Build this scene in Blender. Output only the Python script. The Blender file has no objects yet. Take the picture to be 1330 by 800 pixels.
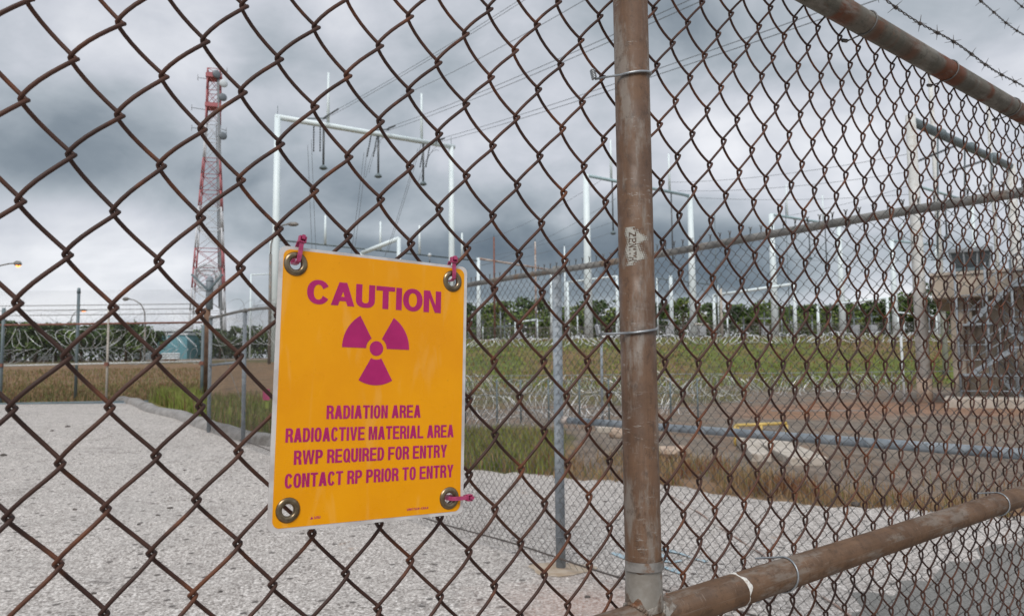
import bpy, bmesh, math, random
import numpy as np
from mathutils import Vector, Matrix
R_ = random.Random(7)
rad = math.radians
sc = bpy.context.scene
col = sc.collection

# ------------------------------------------------------------------ camera
F, PIT, ROL, H = 988.0, 0.077, -0.0106, 1.5
c_, s_ = math.cos(ROL), math.sin(ROL)
FW = np.array([0, math.cos(PIT), math.sin(PIT)])
U0 = np.array([0, -math.sin(PIT), math.cos(PIT)])
RT = c_ * np.array([1, 0, 0.]) + s_ * U0
UP = -s_ * np.array([1, 0, 0.]) + c_ * U0
CAM = np.array([0, 0, H])
cd = bpy.data.cameras.new('camera'); cam = bpy.data.objects.new('camera', cd); col.objects.link(cam)
cd.sensor_width = 36; cd.lens = F / 1330 * 36; cd.clip_start = .05; cd.clip_end = 6000
cam.matrix_world = Matrix([[RT[0], UP[0], -FW[0], 0], [RT[1], UP[1], -FW[1], 0], [RT[2], UP[2], -FW[2], H], [0, 0, 0, 1]])
cd.dof.use_dof = True; cd.dof.focus_distance = .85; cd.dof.aperture_fstop = 16
sc.camera = cam

# ------------------------------------------------------------------ sky, sun, exposure
SUN_EL, SUN_AZ = rad(48), rad(188)       # azimuth clockwise from +Y: behind the camera
w = bpy.data.worlds.new('World'); sc.world = w; w.use_nodes = True
nt = w.node_tree; nt.nodes.clear()
class G:                                  # tiny node-graph helper
    def __init__(s, t): s.t = t
    def n(s, ty, **k):
        x = s.t.nodes.new(ty)
        for a, b in k.items(): setattr(x, a, b)
        return x
    def put(s, i, v):
        if v is None: return
        if hasattr(v, 'is_linked') or hasattr(v, 'links'): s.t.links.new(v, i)
        else:
            if isinstance(v, (tuple, list)) and len(v) == 3 and i.type == 'RGBA': v = (*v, 1)
            i.default_value = v
    def m(s, op, a, b=None, c=None, clamp=False):
        x = s.n('ShaderNodeMath', operation=op); x.use_clamp = clamp
        for i, v in enumerate((a, b, c)): s.put(x.inputs[i], v)
        return x.outputs[0]
    def mix(s, f, a, b, mode='MIX'):
        x = s.n('ShaderNodeMix', data_type='RGBA', blend_type=mode)
        s.put(x.inputs[0], f); s.put(x.inputs[6], a); s.put(x.inputs[7], b); return x.outputs[2]
    def ramp(s, f, pts, interp='LINEAR'):
        x = s.n('ShaderNodeValToRGB'); r = x.color_ramp; r.interpolation = interp
        while len(r.elements) < len(pts): r.elements.new(.5)
        for e, (p, c) in zip(r.elements, pts):
            e.position = p; e.color = (c, c, c, 1) if not isinstance(c, (tuple, list)) else (*c, 1)
        s.put(x.inputs[0], f); return x.outputs[0]
    def noise(s, v, scale, detail=4, rough=.5, dist=0, d='3D'):
        x = s.n('ShaderNodeTexNoise', noise_dimensions=d); s.put(x.inputs['Vector'], v)
        x.inputs['Scale'].default_value = scale; x.inputs['Detail'].default_value = detail
        x.inputs['Roughness'].default_value = rough; x.inputs['Distortion'].default_value = dist
        return x.outputs['Fac']
    def vor(s, v, scale, feat='F1', rnd=1, out='Distance', d='3D'):
        x = s.n('ShaderNodeTexVoronoi', feature=feat, voronoi_dimensions=d); s.put(x.inputs['Vector'], v)
        x.inputs['Scale'].default_value = scale; x.inputs['Randomness'].default_value = rnd
        return x.outputs[out]
    def smap(s, f, a, b, lo=0, hi=1):
        x = s.n('ShaderNodeMapRange', interpolation_type='SMOOTHSTEP'); s.put(x.inputs[0], f)
        for i, v in zip((1, 2, 3, 4), (a, b, lo, hi)): x.inputs[i].default_value = v
        return x.outputs[0]
    def scl(s, v, sx, sy, sz, off=(0, 0, 0)):
        x = s.n('ShaderNodeMapping'); s.put(x.inputs[0], v)
        x.inputs['Scale'].default_value = (sx, sy, sz); x.inputs['Location'].default_value = off
        return x.outputs[0]
g = G(nt)
tc = g.n('ShaderNodeTexCoord'); D = tc.outputs['Generated']
sep = g.n('ShaderNodeSeparateXYZ'); g.put(sep.inputs[0], D)
dx, dy, dz = sep.outputs
el = g.m('ARCSINE', dz); az = g.m('ARCTAN2', dx, dy)
zz = g.m('ADD', g.m('MAXIMUM', dz, 0), .30)
cmb = g.n('ShaderNodeCombineXYZ'); g.put(cmb.inputs[0], g.m('DIVIDE', dx, zz)); g.put(cmb.inputs[1], g.m('DIVIDE', dy, zz))
P = cmb.outputs[0]                                                  # cloud-deck plane seen from below
n1 = g.noise(g.scl(P, 1, 1.1, 1, (3.1, 1.7, 0)), 1.9, 6, .5, .35)
n2 = g.noise(g.scl(D, 1, 1, 1.5, (8, 2, 0)), 5.5, 6, .55, .35)
n3 = g.noise(g.scl(P, 1, 1, 1, (1, 5, 0)), .45, 2, .5)
dn = g.noise(D, 3.8, 5, .58)
def blob(a0, e0, ra, re):
    # soft cloud mass centred at azimuth a0, elevation e0; its rim is frayed by noise
    a = g.m('DIVIDE', g.m('SUBTRACT', az, a0), ra); e = g.m('DIVIDE', g.m('SUBTRACT', el, e0), re)
    r2 = g.m('ADD', g.m('MULTIPLY', a, a), g.m('MULTIPLY', e, e))
    r2 = g.m('ADD', r2, g.m('MULTIPLY', g.m('SUBTRACT', dn, .5), 2.6))
    return g.smap(r2, 2.0, 0.0)
lum = g.m('ADD', g.m('MULTIPLY', g.m('SUBTRACT', n1, .5), .9), g.m('MULTIPLY', g.m('SUBTRACT', n2, .5), .80))
lum = g.m('ADD', lum, g.m('MULTIPLY', g.m('SUBTRACT', n3, .5), .3))
lum = g.m('ADD', lum, .585)
def addblob(l, b, k): return g.m('ADD', l, g.m('MULTIPLY', b, k))
lum = addblob(lum, blob(.12, .125, .36, .050), -.46)     # slate bank low in the middle and right
lum = addblob(lum, blob(-.20, .20, .20, .06), -.22)      # darker mass left of centre
lum = addblob(lum, blob(-.55, .25, .16, .05), -.10)
lum = addblob(lum, blob(-.55, .13, .26, .08), .17)       # brighter, thinner cloud low on the left
lum = addblob(lum, blob(-.62, .36, .12, .05), .06)
lum = addblob(lum, blob(.30, .065, .8, .022), .26)       # clear pale strip under the bank
lum = addblob(lum, blob(-.45, .05, .5, .04), .12)
lum = addblob(lum, blob(.15, .30, .20, .07), .16)
lum = addblob(lum, blob(.50, .26, .22, .16), .16)
crgb = g.ramp(lum, [(0, (.075, .100, .130)), (.30, (.185, .218, .250)), (.5, (.315, .350, .385)), (.72, (.475, .495, .54)), (1, (.68, .69, .72))])
zen = g.smap(el, .45, 1.4, 1.0, 1.9)                     # an overcast sky is brightest overhead
crgb = g.mix(1, crgb, g.n('ShaderNodeCombineXYZ').outputs[0], 'MIX') if False else crgb
vm = g.n('ShaderNodeVectorMath', operation='SCALE'); g.put(vm.inputs[0], crgb); g.put(vm.inputs['Scale'], zen)
sky = g.n('ShaderNodeTexSky', sky_type='NISHITA'); sky.sun_disc = False
sky.sun_elevation = SUN_EL; sky.sun_rotation = SUN_AZ
b1 = g.n('ShaderNodeBackground'); g.put(b1.inputs[0], sky.outputs[0]); b1.inputs[1].default_value = .08
b2 = g.n('ShaderNodeBackground'); g.put(b2.inputs[0], vm.outputs[0]); b2.inputs[1].default_value = 1.0
ms = g.n('ShaderNodeMixShader'); ms.inputs[0].default_value = .94
nt.links.new(b1.outputs[0], ms.inputs[1]); nt.links.new(b2.outputs[0], ms.inputs[2])
wo = g.n('ShaderNodeOutputWorld'); nt.links.new(ms.outputs[0], wo.inputs[0])
ld = bpy.data.lights.new('sun', 'SUN'); ld.energy = 1.5; ld.angle = rad(25); ld.color = (1, .96, .9)
lo = bpy.data.objects.new('sun', ld); col.objects.link(lo)
sd = Vector((math.sin(SUN_AZ) * math.cos(SUN_EL), math.cos(SUN_AZ) * math.cos(SUN_EL), math.sin(SUN_EL)))
lo.rotation_euler = sd.to_track_quat('Z', 'Y').to_euler()
vs = sc.view_settings; vs.view_transform = 'Standard'; vs.look = 'None'; vs.exposure = .42; vs.gamma = 1; vs.use_curve_mapping = False

# ------------------------------------------------------------------ survey helpers: sight line through a point, its place at a given distance
def ray(px, py): return FW + RT * (px - 665) / F - UP * (py - 400) / F
def at(px, py, Y): r = ray(px, py); return CAM + r * Y / r[1]
def onz(px, py, z): r = ray(px, py); return CAM + r * (z - H) / r[2]
def sm(t): t = max(0., min(1., t)); return t * t * (3 - 2 * t)
def gz(x, y):
    if y < 5.5: return 0.
    lf = float(np.interp(y, [5.5, 13.4, 21, 60, 120, 400], [0, .42, .6, 1.95, 3.3, 5.5]))
    rt = float(np.interp(y, [54, 58, 71, 76, 110, 400], [0, .5, 3.7, 4.15, 5.5, 7.5]))
    t = sm((x / y + .27) / .15)
    return lf * (1 - t) + rt * t

# ------------------------------------------------------------------ materials
MATS = {}
def mat(name, base=(.5, .5, .5), rough=.6, metal=0, fn=None, spec=.5):
    m = bpy.data.materials.new(name); m.use_nodes = True
    b = m.node_tree.nodes['Principled BSDF']
    b.inputs['Base Color'].default_value = (*base, 1); b.inputs['Roughness'].default_value = rough
    b.inputs['Metallic'].default_value = metal; b.inputs['Specular IOR Level'].default_value = spec
    if fn: fn(G(m.node_tree), b)
    MATS[name] = m; return m
def bump(g, b, h, st=.3, dist=.01):
    x = g.n('ShaderNodeBump'); x.inputs['Strength'].default_value = st; x.inputs['Distance'].default_value = dist
    g.put(x.inputs['Height'], h); g.put(b.inputs['Normal'], x.outputs[0])
def geo(g): return g.n('ShaderNodeNewGeometry').outputs['Position']
def two(c1, c2, scale, lo=.35, hi=.65, detail=4, c3=None, s3=None, bm=0, bd=.001):
    def fn(g, b):
        p = geo(g); f = g.smap(g.noise(p, scale, detail, .6), lo, hi)
        c = g.mix(f, c1, c2)
        if c3: c = g.mix(g.smap(g.noise(p, s3, 3, .6), .52, .68), c, c3)
        g.put(b.inputs['Base Color'], c)
        if bm: bump(g, b, g.noise(p, scale * 6, 3), bm, bd)
    return fn
mat('rust_wire', rough=.6, fn=two((.044, .019, .013), (.085, .034, .020), 14, .35, .7, c3=(.135, .045, .018), s3=24, bm=.35, bd=.0005), spec=.4)
mat('old_wire', rough=.5, metal=.3, fn=two((.10, .095, .09), (.17, .16, .155), 30))
mat('band_steel', rough=.5, metal=.4, fn=two((.20, .185, .17), (.33, .31, .29), 60, c3=(.24, .15, .10), s3=90))
mat('tie_wire', rough=.38, metal=.75, fn=two((.30, .32, .34), (.44, .46, .48), 60))
def pipe_fn(base1, base2, streak, patch, ring=None, vert=0.):
    def fn(g, b):
        uv = g.n('ShaderNodeUVMap').outputs[0]; p = geo(g)
        c = g.mix(g.smap(g.noise(p, 18, 5, .6), .35, .68), base1, base2)
        c = g.mix(g.m('MULTIPLY', g.smap(g.noise(g.scl(uv, 260, 9, 1), 1, 3, .6), .35, .75), .28), c, tuple(x * .62 for x in base1))
        if ring:
            r = g.noise(g.scl(uv, 1.2, 11, 1, (0, 2.2, 0)), 1, 2, .5, .4)
            c = g.mix(g.smap(r, .48, .62), c, ring)
        st = g.m('MULTIPLY', g.smap(g.noise(g.scl(uv, 60, 190, 1), 1, 6, .75), .56, .70), g.smap(g.noise(g.scl(uv, 18, 16, 1, (5, 3, 0)), 1, 2), .42, .62))
        c = g.mix(g.m('MULTIPLY', st, streak[3]), c, streak[:3])
        z_ = g.smap(g.noise(g.scl(uv, 26, 6, 1, (4, 1, 0)), 1, 6, .7), .50, .62)          # worn back to grey zinc
        c = g.mix(g.m('MULTIPLY', z_, patch[3]), c, (.245, .222, .195))
        c = g.mix(g.m('MULTIPLY', g.smap(g.noise(g.scl(uv, 90, 60, 1, (1, 2, 0)), 1, 6, .8), .50, .64), .6), c, tuple(x * .5 for x in base1))
        pt = g.smap(g.noise(g.scl(uv, 30, 15, 1, (2, 7, 0)), 1, 6, .7), .60, .72)
        c = g.mix(g.m('MULTIPLY', pt, patch[3]), c, patch[:3])
        g.put(b.inputs['Base Color'], c)
        g.put(b.inputs['Roughness'], g.smap(g.noise(p, 40, 3), .3, .7, .42, .7))
        bump(g, b, g.noise(g.scl(uv, 300, 500, 1), 1, 4, .6), .25, .0006)
    return fn
mat('post_paint', rough=.55, fn=pipe_fn((.098, .050, .026), (.150, .080, .043), (.40, .39, .36, .95), (.24, .215, .185, .6)))
mat('rail_paint', rough=.55, fn=pipe_fn((.100, .053, .027), (.155, .086, .047), (.34, .29, .24, .5), (.22, .095, .04, .45)))
mat('top_rail_galv', rough=.5, metal=.25, fn=pipe_fn((.120, .108, .086), (.175, .158, .128), (.10, .085, .07, .5), (.16, .08, .04, .7), ring=(.150, .052, .024)))
mat('weld', rough=.5, metal=.2, fn=two((.15, .105, .075), (.33, .30, .265), 70, .40, .60, c3=(.24, .09, .035), s3=38, bm=.9, bd=.0015))
mat('foot_zinc', rough=.5, metal=.15, fn=two((.24, .215, .185), (.33, .31, .28), 40, .35, .65, c3=(.17, .075, .035), s3=26, bm=.5, bd=.0008))
mat('galv', rough=.68, metal=.08, fn=two((.22, .25, .28), (.32, .35, .38), 9, c3=(.18, .21, .24), s3=25))
mat('galv_dark', rough=.55, metal=.2, fn=two((.17, .165, .155), (.27, .26, .245), 7, c3=(.24, .17, .12), s3=5))
mat('fabric_galv', rough=.6, metal=.2, fn=two((.075, .072, .07), (.13, .122, .115), 5))
mat('fabric_far', rough=.6, fn=two((.09, .08, .07), (.16, .15, .14), 3))
mat('barb', rough=.6, fn=two((.055, .045, .04), (.10, .08, .07), 40))
mat('razor', rough=.35, metal=.2, base=(.75, .76, .77))
mat('razor_dull', rough=.45, metal=.2, base=(.40, .41, .42))
mat('rust_rail', rough=.7, fn=two((.16, .060, .040), (.24, .10, .07), 6))
mat('brown_wood', rough=.8, fn=two((.12, .065, .040), (.21, .12, .075), 4))
mat('sub_white', rough=.45, fn=two((.74, .83, .85), (.80, .88, .90), .7))
mat('sub_teal', rough=.45, fn=two((.30, .42, .45), (.40, .52, .55), .7))
mat('sub_dark', rough=.5, fn=two((.10, .135, .15), (.16, .20, .215), 1.5))
mat('sub_line', rough=.6, base=(.16, .175, .19))
mat('net_dark', rough=.9, base=(.045, .055, .065), spec=.1)
mat('porcelain', rough=.35, base=(.10, .11, .12))
mat('pole_white', rough=.75, fn=two((.56, .56, .54), (.68, .68, .66), 2, c3=(.50, .47, .43), s3=6))
mat('pole_beige', rough=.8, fn=two((.42, .38, .33), (.55, .5, .44), 2))
mat('rust_steel', rough=.8, fn=two((.30, .19, .15), (.52, .47, .43), 2.5, .4, .6))
mat('tower_red', rough=.55, base=(.42, .13, .14))
mat('tower_white', rough=.55, base=(.62, .62, .64))
mat('tower_grey', rough=.55, base=(.20, .21, .22))
mat('dish_dark', rough=.5, base=(.16, .18, .20))
mat('conc_wall', rough=.85, fn=two((.38, .32, .255), (.48, .41, .335), 1.2, c3=(.28, .23, .185), s3=2.5, bm=.3, bd=.01))
mat('conc_pale', rough=.9, fn=two((.42, .37, .31), (.52, .46, .40), 3, c3=(.34, .28, .23), s3=8, bm=.4, bd=.01))
mat('conc_curb', rough=.9, fn=two((.23, .215, .205), (.34, .32, .305), 6, c3=(.16, .145, .13), s3=3, bm=.6, bd=.02))
mat('glass_dark', rough=.15, base=(.05, .065, .075))
mat('booth_grey', rough=.6, fn=two((.20, .22, .24), (.27, .29, .31), 2))
mat('yellow_paint', rough=.5, fn=two((.52, .35, .08), (.62, .44, .13), 4, c3=(.40, .30, .15), s3=9))
mat('bld_teal', rough=.6, fn=two((.16, .36, .42), (.20, .42, .48), .4))
mat('bld_grey', rough=.7, fn=two((.33, .35, .37), (.42, .44, .46), .5))
mat('bld_white', rough=.6, base=(.62, .66, .68))
mat('zip', rough=.35, base=(.42, .045, .13), fn=two((.36, .035, .11), (.46, .07, .17), 160), spec=.5)
mat('brass', rough=.30, metal=.9, fn=two((.17, .125, .075), (.27, .21, .14), 120))
def lamp_fn(g, b):
    b.inputs['Emission Color'].default_value = (1, .28, .06, 1); b.inputs['Emission Strength'].default_value = 3
mat('lamp_lit', base=(.8, .3, .1), fn=lamp_fn)
def sign_orange(g, b):
    p = geo(g)
    c = g.mix(g.smap(g.noise(p, 14, 4, .6), .3, .7), (.84, .325, .0010), (.90, .370, .0010))
    c = g.mix(g.m('MULTIPLY', g.smap(g.noise(g.scl(p, 60, 60, 10), 1, 3, .5, 1), .56, .70), .22), c, (.9, .50, .14))  # paler upright streaks: light scuffs, with the laminate's glare painted into the colour
    c = g.mix(g.m('MULTIPLY', g.smap(g.noise(p, 420, 3, .7), .66, .74), .35), c, (.45, .17, .01))
    g.put(b.inputs['Base Color'], c)
    g.put(b.inputs['Roughness'], g.smap(g.noise(p, 30, 4), .3, .7, .24, .42))
    b.inputs['Coat Weight'].default_value = .06; b.inputs['Coat Roughness'].default_value = .2; b.inputs['Specular IOR Level'].default_value = .25
    bump(g, b, g.noise(g.scl(p, 22, 22, 9), 1, 2), .25, .0015)
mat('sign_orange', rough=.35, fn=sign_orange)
def sign_mag(g, b):
    p = geo(g)
    g.put(b.inputs['Base Color'], g.mix(g.smap(g.noise(p, 60, 3), .3, .7), (.41, .006, .125), (.47, .011, .145)))
mat('sign_magenta', rough=.35, fn=sign_mag)
def lam(g, b):
    p = geo(g)
    g.put(b.inputs['Base Color'], g.mix(g.smap(g.noise(p, 50, 3), .4, .7), (.66, .63, .61), (.50, .46, .44)))
    b.inputs['Subsurface Weight'].default_value = 0
mat('laminate', rough=.25, fn=lam)
def road_fn(g, b):
    p = geo(g)
    sp = g.vor(p, 75, out='Color')
    bw = g.n('ShaderNodeRGBToBW'); g.put(bw.inputs[0], sp)
    n = g.noise(p, 46, 4, .8)
    v = g.m('ADD', g.m('MULTIPLY', g.m('SUBTRACT', bw.outputs[0], .5), .85), g.m('MULTIPLY', g.m('SUBTRACT', n, .5), 1.9))
    v = g.m('ADD', v, g.m('MULTIPLY', g.m('SUBTRACT', g.noise(p, 9, 3, .7), .5), .35))
    c = g.ramp(g.m('ADD', v, .5), [(.02, (.14, .118, .106)), (.30, (.31, .280, .258)), (.55, (.475, .430, .398)), (.85, (.74, .69, .65)), (1, (.88, .84, .80))])
    c = g.mix(g.m('MULTIPLY', g.smap(g.noise(p, 1.1, 5, .65), .42, .66), .22), c, (.27, .25, .235))
    c = g.mix(g.m('MULTIPLY', g.smap(g.noise(p, .33, 3, .6), .5, .7), .25), c, (.50, .47, .445))
    c = g.mix(g.m('MULTIPLY', g.smap(g.noise(g.scl(p, 1, .6, 1), 3.1, 5, .75), .54, .66), .30), c, (.23, .20, .18))
    c = g.mix(g.m('MULTIPLY', g.smap(g.noise(g.scl(p, 1, .5, 1, (5, 5, 0)), 2.0, 5, .8), .64, .70), .45), c, (.33, .22, .15))
    # tar spots and pits
    pit = g.m('MULTIPLY', g.smap(g.vor(p, 13, d='2D'), .24, .12), g.smap(g.noise(p, 2.3, 5, .8), .53, .60))
    c = g.mix(g.m('MULTIPLY', pit, .75), c, (.085, .07, .06))
    c = g.mix(g.m('MULTIPLY', g.smap(g.vor(p, 2.6, d='2D'), .075, .045), .85), c, (.07, .06, .055))
    # hairline cracks
    wp = g.n('ShaderNodeVectorMath', operation='ADD'); g.put(wp.inputs[0], p)
    nz = g.n('ShaderNodeTexNoise'); g.put(nz.inputs['Vector'], p); nz.inputs['Scale'].default_value = 1.4
    g.put(wp.inputs[1], nz.outputs['Color'])
    cr = g.m('MULTIPLY', g.smap(g.vor(wp.outputs[0], .33, 'DISTANCE_TO_EDGE'), .012, .002), g.smap(g.noise(p, 7, 4, .8), .50, .62))
    c = g.mix(g.m('MULTIPLY', cr, .6), c, (.10, .09, .085))
    # rust stain soaked into the pavement by the fence
    d = g.n('ShaderNodeVectorMath', operation='DISTANCE'); g.put(d.inputs[0], p); d.inputs[1].default_value = (.55, 4.75, 0)
    st = g.smap(g.m('ADD', d.outputs['Value'], g.m('MULTIPLY', g.noise(p, 2.2, 4, .7), 1.5)), 1.75, .85)
    c = g.mix(g.m('MULTIPLY', st, .55), c, g.mix(g.smap(g.noise(p, 60, 2), .4, .6), (.33, .17, .12), (.50, .40, .36)))
    g.put(b.inputs['Base Color'], c)
    bump(g, b, g.m('ADD', n, bw.outputs[0]), .5, .006)
mat('road', rough=.9, fn=road_fn, spec=.2)
def dark_fn(g, b):
    p = geo(g); n = g.noise(p, 70, 4, .75)
    c = g.ramp(n, [(.3, (.10, .095, .088)), (.55, (.21, .20, .185)), (.75, (.44, .42, .40))])
    g.put(b.inputs['Base Color'], c); bump(g, b, n, .5, .006)
mat('road_dark', rough=.85, fn=dark_fn)
mat('blue_paint', rough=.7, fn=two((.36, .52, .60), (.42, .40, .39), 40, .42, .62))
mat('tan_conc', rough=.9, fn=two((.36, .27, .19), (.46, .38, .30), 12, bm=.5, bd=.005))
mat('stone_dark', rough=.9, fn=two((.05, .045, .04), (.12, .10, .09), 30))
mat('stone_tan', rough=.9, fn=two((.34, .24, .18), (.46, .36, .28), 6, bm=.5, bd=.01))
def ground_fn(g, b):
    a = g.n('ShaderNodeAttribute', attribute_name='cover').outputs['Color']; p = geo(g)
    k = g.ramp(g.noise(g.scl(p, 1, .45, 1), 2.2, 6, .72), [(.25, .50), (.5, 1.0), (.75, 1.55)])
    c = g.mix(1, a, k, 'MULTIPLY')
    k2 = g.ramp(g.noise(p, 14, 4, .75), [(.3, .62), (.5, 1.0), (.7, 1.4)])
    c = g.mix(1, c, k2, 'MULTIPLY')
    c = g.mix(g.m('MULTIPLY', g.smap(g.noise(g.scl(p, 1, .5, 1, (9, 4, 0)), .42, 5, .7), .48, .60), .75), c, g.mix(.6, c, (.25, .145, .085)))
    c = g.mix(g.m('MULTIPLY', g.smap(g.noise(g.scl(p, 1, .5, 1, (2, 8, 0)), .9, 6, .75), .55, .68), .6), c, (.085, .075, .065))
    g.put(b.inputs['Base Color'], c); bump(g, b, g.noise(p, 9, 5, .7), .6, .06)
mat('ground', rough=.95, fn=ground_fn, spec=.15)
def leaf(n, a, b_): mat(n, rough=.6, fn=two(a, b_, .8, .35, .65), spec=.25)
leaf('leaf_mid', (.095, .155, .036), (.15, .21, .05)); leaf('leaf_dark', (.050, .085, .028), (.085, .125, .038))
leaf('leaf_warm', (.14, .17, .042), (.20, .22, .06)); leaf('leaf_pine', (.035, .058, .028), (.055, .085, .038))
mat('bark', rough=.9, fn=two((.07, .05, .035), (.13, .10, .075), 3))
mat('grass_green', rough=.7, fn=two((.14, .19, .035), (.25, .29, .065), 1.6), spec=.2)
mat('grass_mid', rough=.8, fn=two((.12, .135, .038), (.21, .19, .075), .8), spec=.2)
mat('grass_dry', rough=.85, fn=two((.22, .135, .070), (.34, .235, .13), 1.1, c3=(.19, .075, .04), s3=1.2), spec=.2)
mat('zenith_patch', rough=.6, fn=two((.36, .35, .31), (.46, .45, .41), 300))
mat('zenith_ink', rough=.7, base=(.10, .065, .045))
mat('bead_white', rough=.5, fn=two((.72, .70, .66), (.45, .38, .32), 220, .5, .7))

# ------------------------------------------------------------------ mesh helpers
class MB:
    def __init__(s): s.v = []; s.f = []; s.uv = []; s.mi = []; s.n = 0; s.cur = 0
    def add(s, V, Fc, UV=None):
        V = np.asarray(V, float).reshape(-1, 3); o = s.n
        s.v.append(V); s.n += len(V)
        s.uv.append(np.zeros((len(V), 2)) if UV is None else np.asarray(UV, float))
        for f in Fc: s.f.append([i + o for i in f]); s.mi.append(s.cur)
    def tube(s, P, r, n=6, cap=True, closed=False):
        P = np.asarray(P, float); m = len(P)
        T = np.gradient(P, axis=0) if not closed else (np.roll(P, -1, 0) - np.roll(P, 1, 0))
        T /= np.maximum(np.linalg.norm(T, axis=1, keepdims=True), 1e-9)
        a = np.array([0, 0, 1.]) if abs(T[0][2]) < .9 else np.array([1., 0, 0])
        N = np.zeros_like(P); x = np.cross(T[0], a); x /= np.linalg.norm(x)
        for i in range(m):
            x = x - T[i] * (x @ T[i]); x /= max(np.linalg.norm(x), 1e-9); N[i] = x
        B = np.cross(T, N); r = np.broadcast_to(np.asarray(r, float), (m,))
        A = np.arange(n) * 2 * math.pi / n
        V = P[:, None] + r[:, None, None] * (np.cos(A)[None, :, None] * N[:, None] + np.sin(A)[None, :, None] * B[:, None])
        L = np.concatenate([[0], np.cumsum(np.linalg.norm(np.diff(P, axis=0), axis=1))])
        UV = np.stack([np.broadcast_to(A[None] * r[:, None], (m, n)), np.broadcast_to(L[:, None], (m, n))], 2).reshape(-1, 2)
        Fc = []
        for i in range(m if closed else m - 1):
            i2 = (i + 1) % m
            for k in range(n):
                Fc.append((i * n + k, i * n + (k + 1) % n, i2 * n + (k + 1) % n, i2 * n + k))
        if cap and not closed: Fc.append(tuple(range(n))[::-1]); Fc.append(tuple((m - 1) * n + k for k in range(n)))
        s.add(V, Fc, UV); return s
    def bar(s, a, b, r, n=6, r2=None): return s.tube([a, b], [r, r if r2 is None else r2], n)
    def box(s, c, d, ax=None):
        c = np.asarray(c, float); ax = np.eye(3) if ax is None else np.asarray(ax, float)
        V = [c + ax[0] * d[0] / 2 * i + ax[1] * d[1] / 2 * j + ax[2] * d[2] / 2 * k for i in (-1, 1) for j in (-1, 1) for k in (-1, 1)]
        s.add(V, [(0, 1, 3, 2), (4, 6, 7, 5), (0, 4, 5, 1), (2, 3, 7, 6), (0, 2, 6, 4), (1, 5, 7, 3)]); return s
    def beam(s, a, b, w_, h_):
        a = np.asarray(a, float); b = np.asarray(b, float); t = b - a; L = np.linalg.norm(t); t /= L
        up = np.array([0, 0, 1.]) if abs(t[2]) < .95 else np.array([0, 1., 0]); sd_ = np.cross(t, up); sd_ /= np.linalg.norm(sd_)
        return s.box((a + b) / 2, (L, w_, h_), (t, sd_, np.cross(sd_, t)))
    def build(s, name, m, parent=None, smooth=True, bevel=0):
        me = bpy.data.meshes.new(name); me.from_pydata(np.concatenate(s.v).tolist(), [], s.f)
        uvl = me.uv_layers.new(name='UVMap'); UV = np.concatenate(s.uv)
        li = np.zeros(len(me.loops), dtype=np.int32); me.loops.foreach_get('vertex_index', li)
        uvl.data.foreach_set('uv', UV[li].ravel())
        for x in (m if isinstance(m, (list, tuple)) else [m]): me.materials.append(MATS[x])
        me.polygons.foreach_set('material_index', s.mi)
        me.polygons.foreach_set('use_smooth', [smooth] * len(me.polygons))
        o = bpy.data.objects.new(name, me); col.objects.link(o)
        if parent is not None: o.parent = parent
        if bevel:
            md = o.modifiers.new('bevel', 'BEVEL'); md.width = bevel; md.segments = 2; md.limit_method = 'ANGLE'
        return o
def tag(o, label=None, cat=None, group=None, kind=None):
    if label: o['label'] = label
    if cat: o['category'] = cat
    if group: o['group'] = group
    if kind: o['kind'] = kind
    return o
class Thing:
    """An Empty at the thing's base; parts are built in world space and parented keeping their place."""
    def __init__(s, name, loc, label, cat, group=None):
        s.o = bpy.data.objects.new(name, None); s.o.location = tuple(loc); s.o.empty_display_size = .1; col.objects.link(s.o)
        tag(s.o, label, cat, group); s.inv = Matrix.Translation(-Vector(tuple(loc)))
    def part(s, name, mb, m, smooth=True, label=None, parent=None, kind=None, bevel=0):
        o = mb.build(name, m, None, smooth, bevel); o.parent = parent or s.o
        if parent is None: o.matrix_parent_inverse = s.inv
        if label: o['label'] = label
        if kind: o['kind'] = kind
        return o
    def copy_part(s, src, M):
        o = src.copy(); col.objects.link(o); o.parent = s.o; o.matrix_parent_inverse = s.inv; o.matrix_basis = M; return o
Z = np.array([0, 0, 1.])

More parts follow.
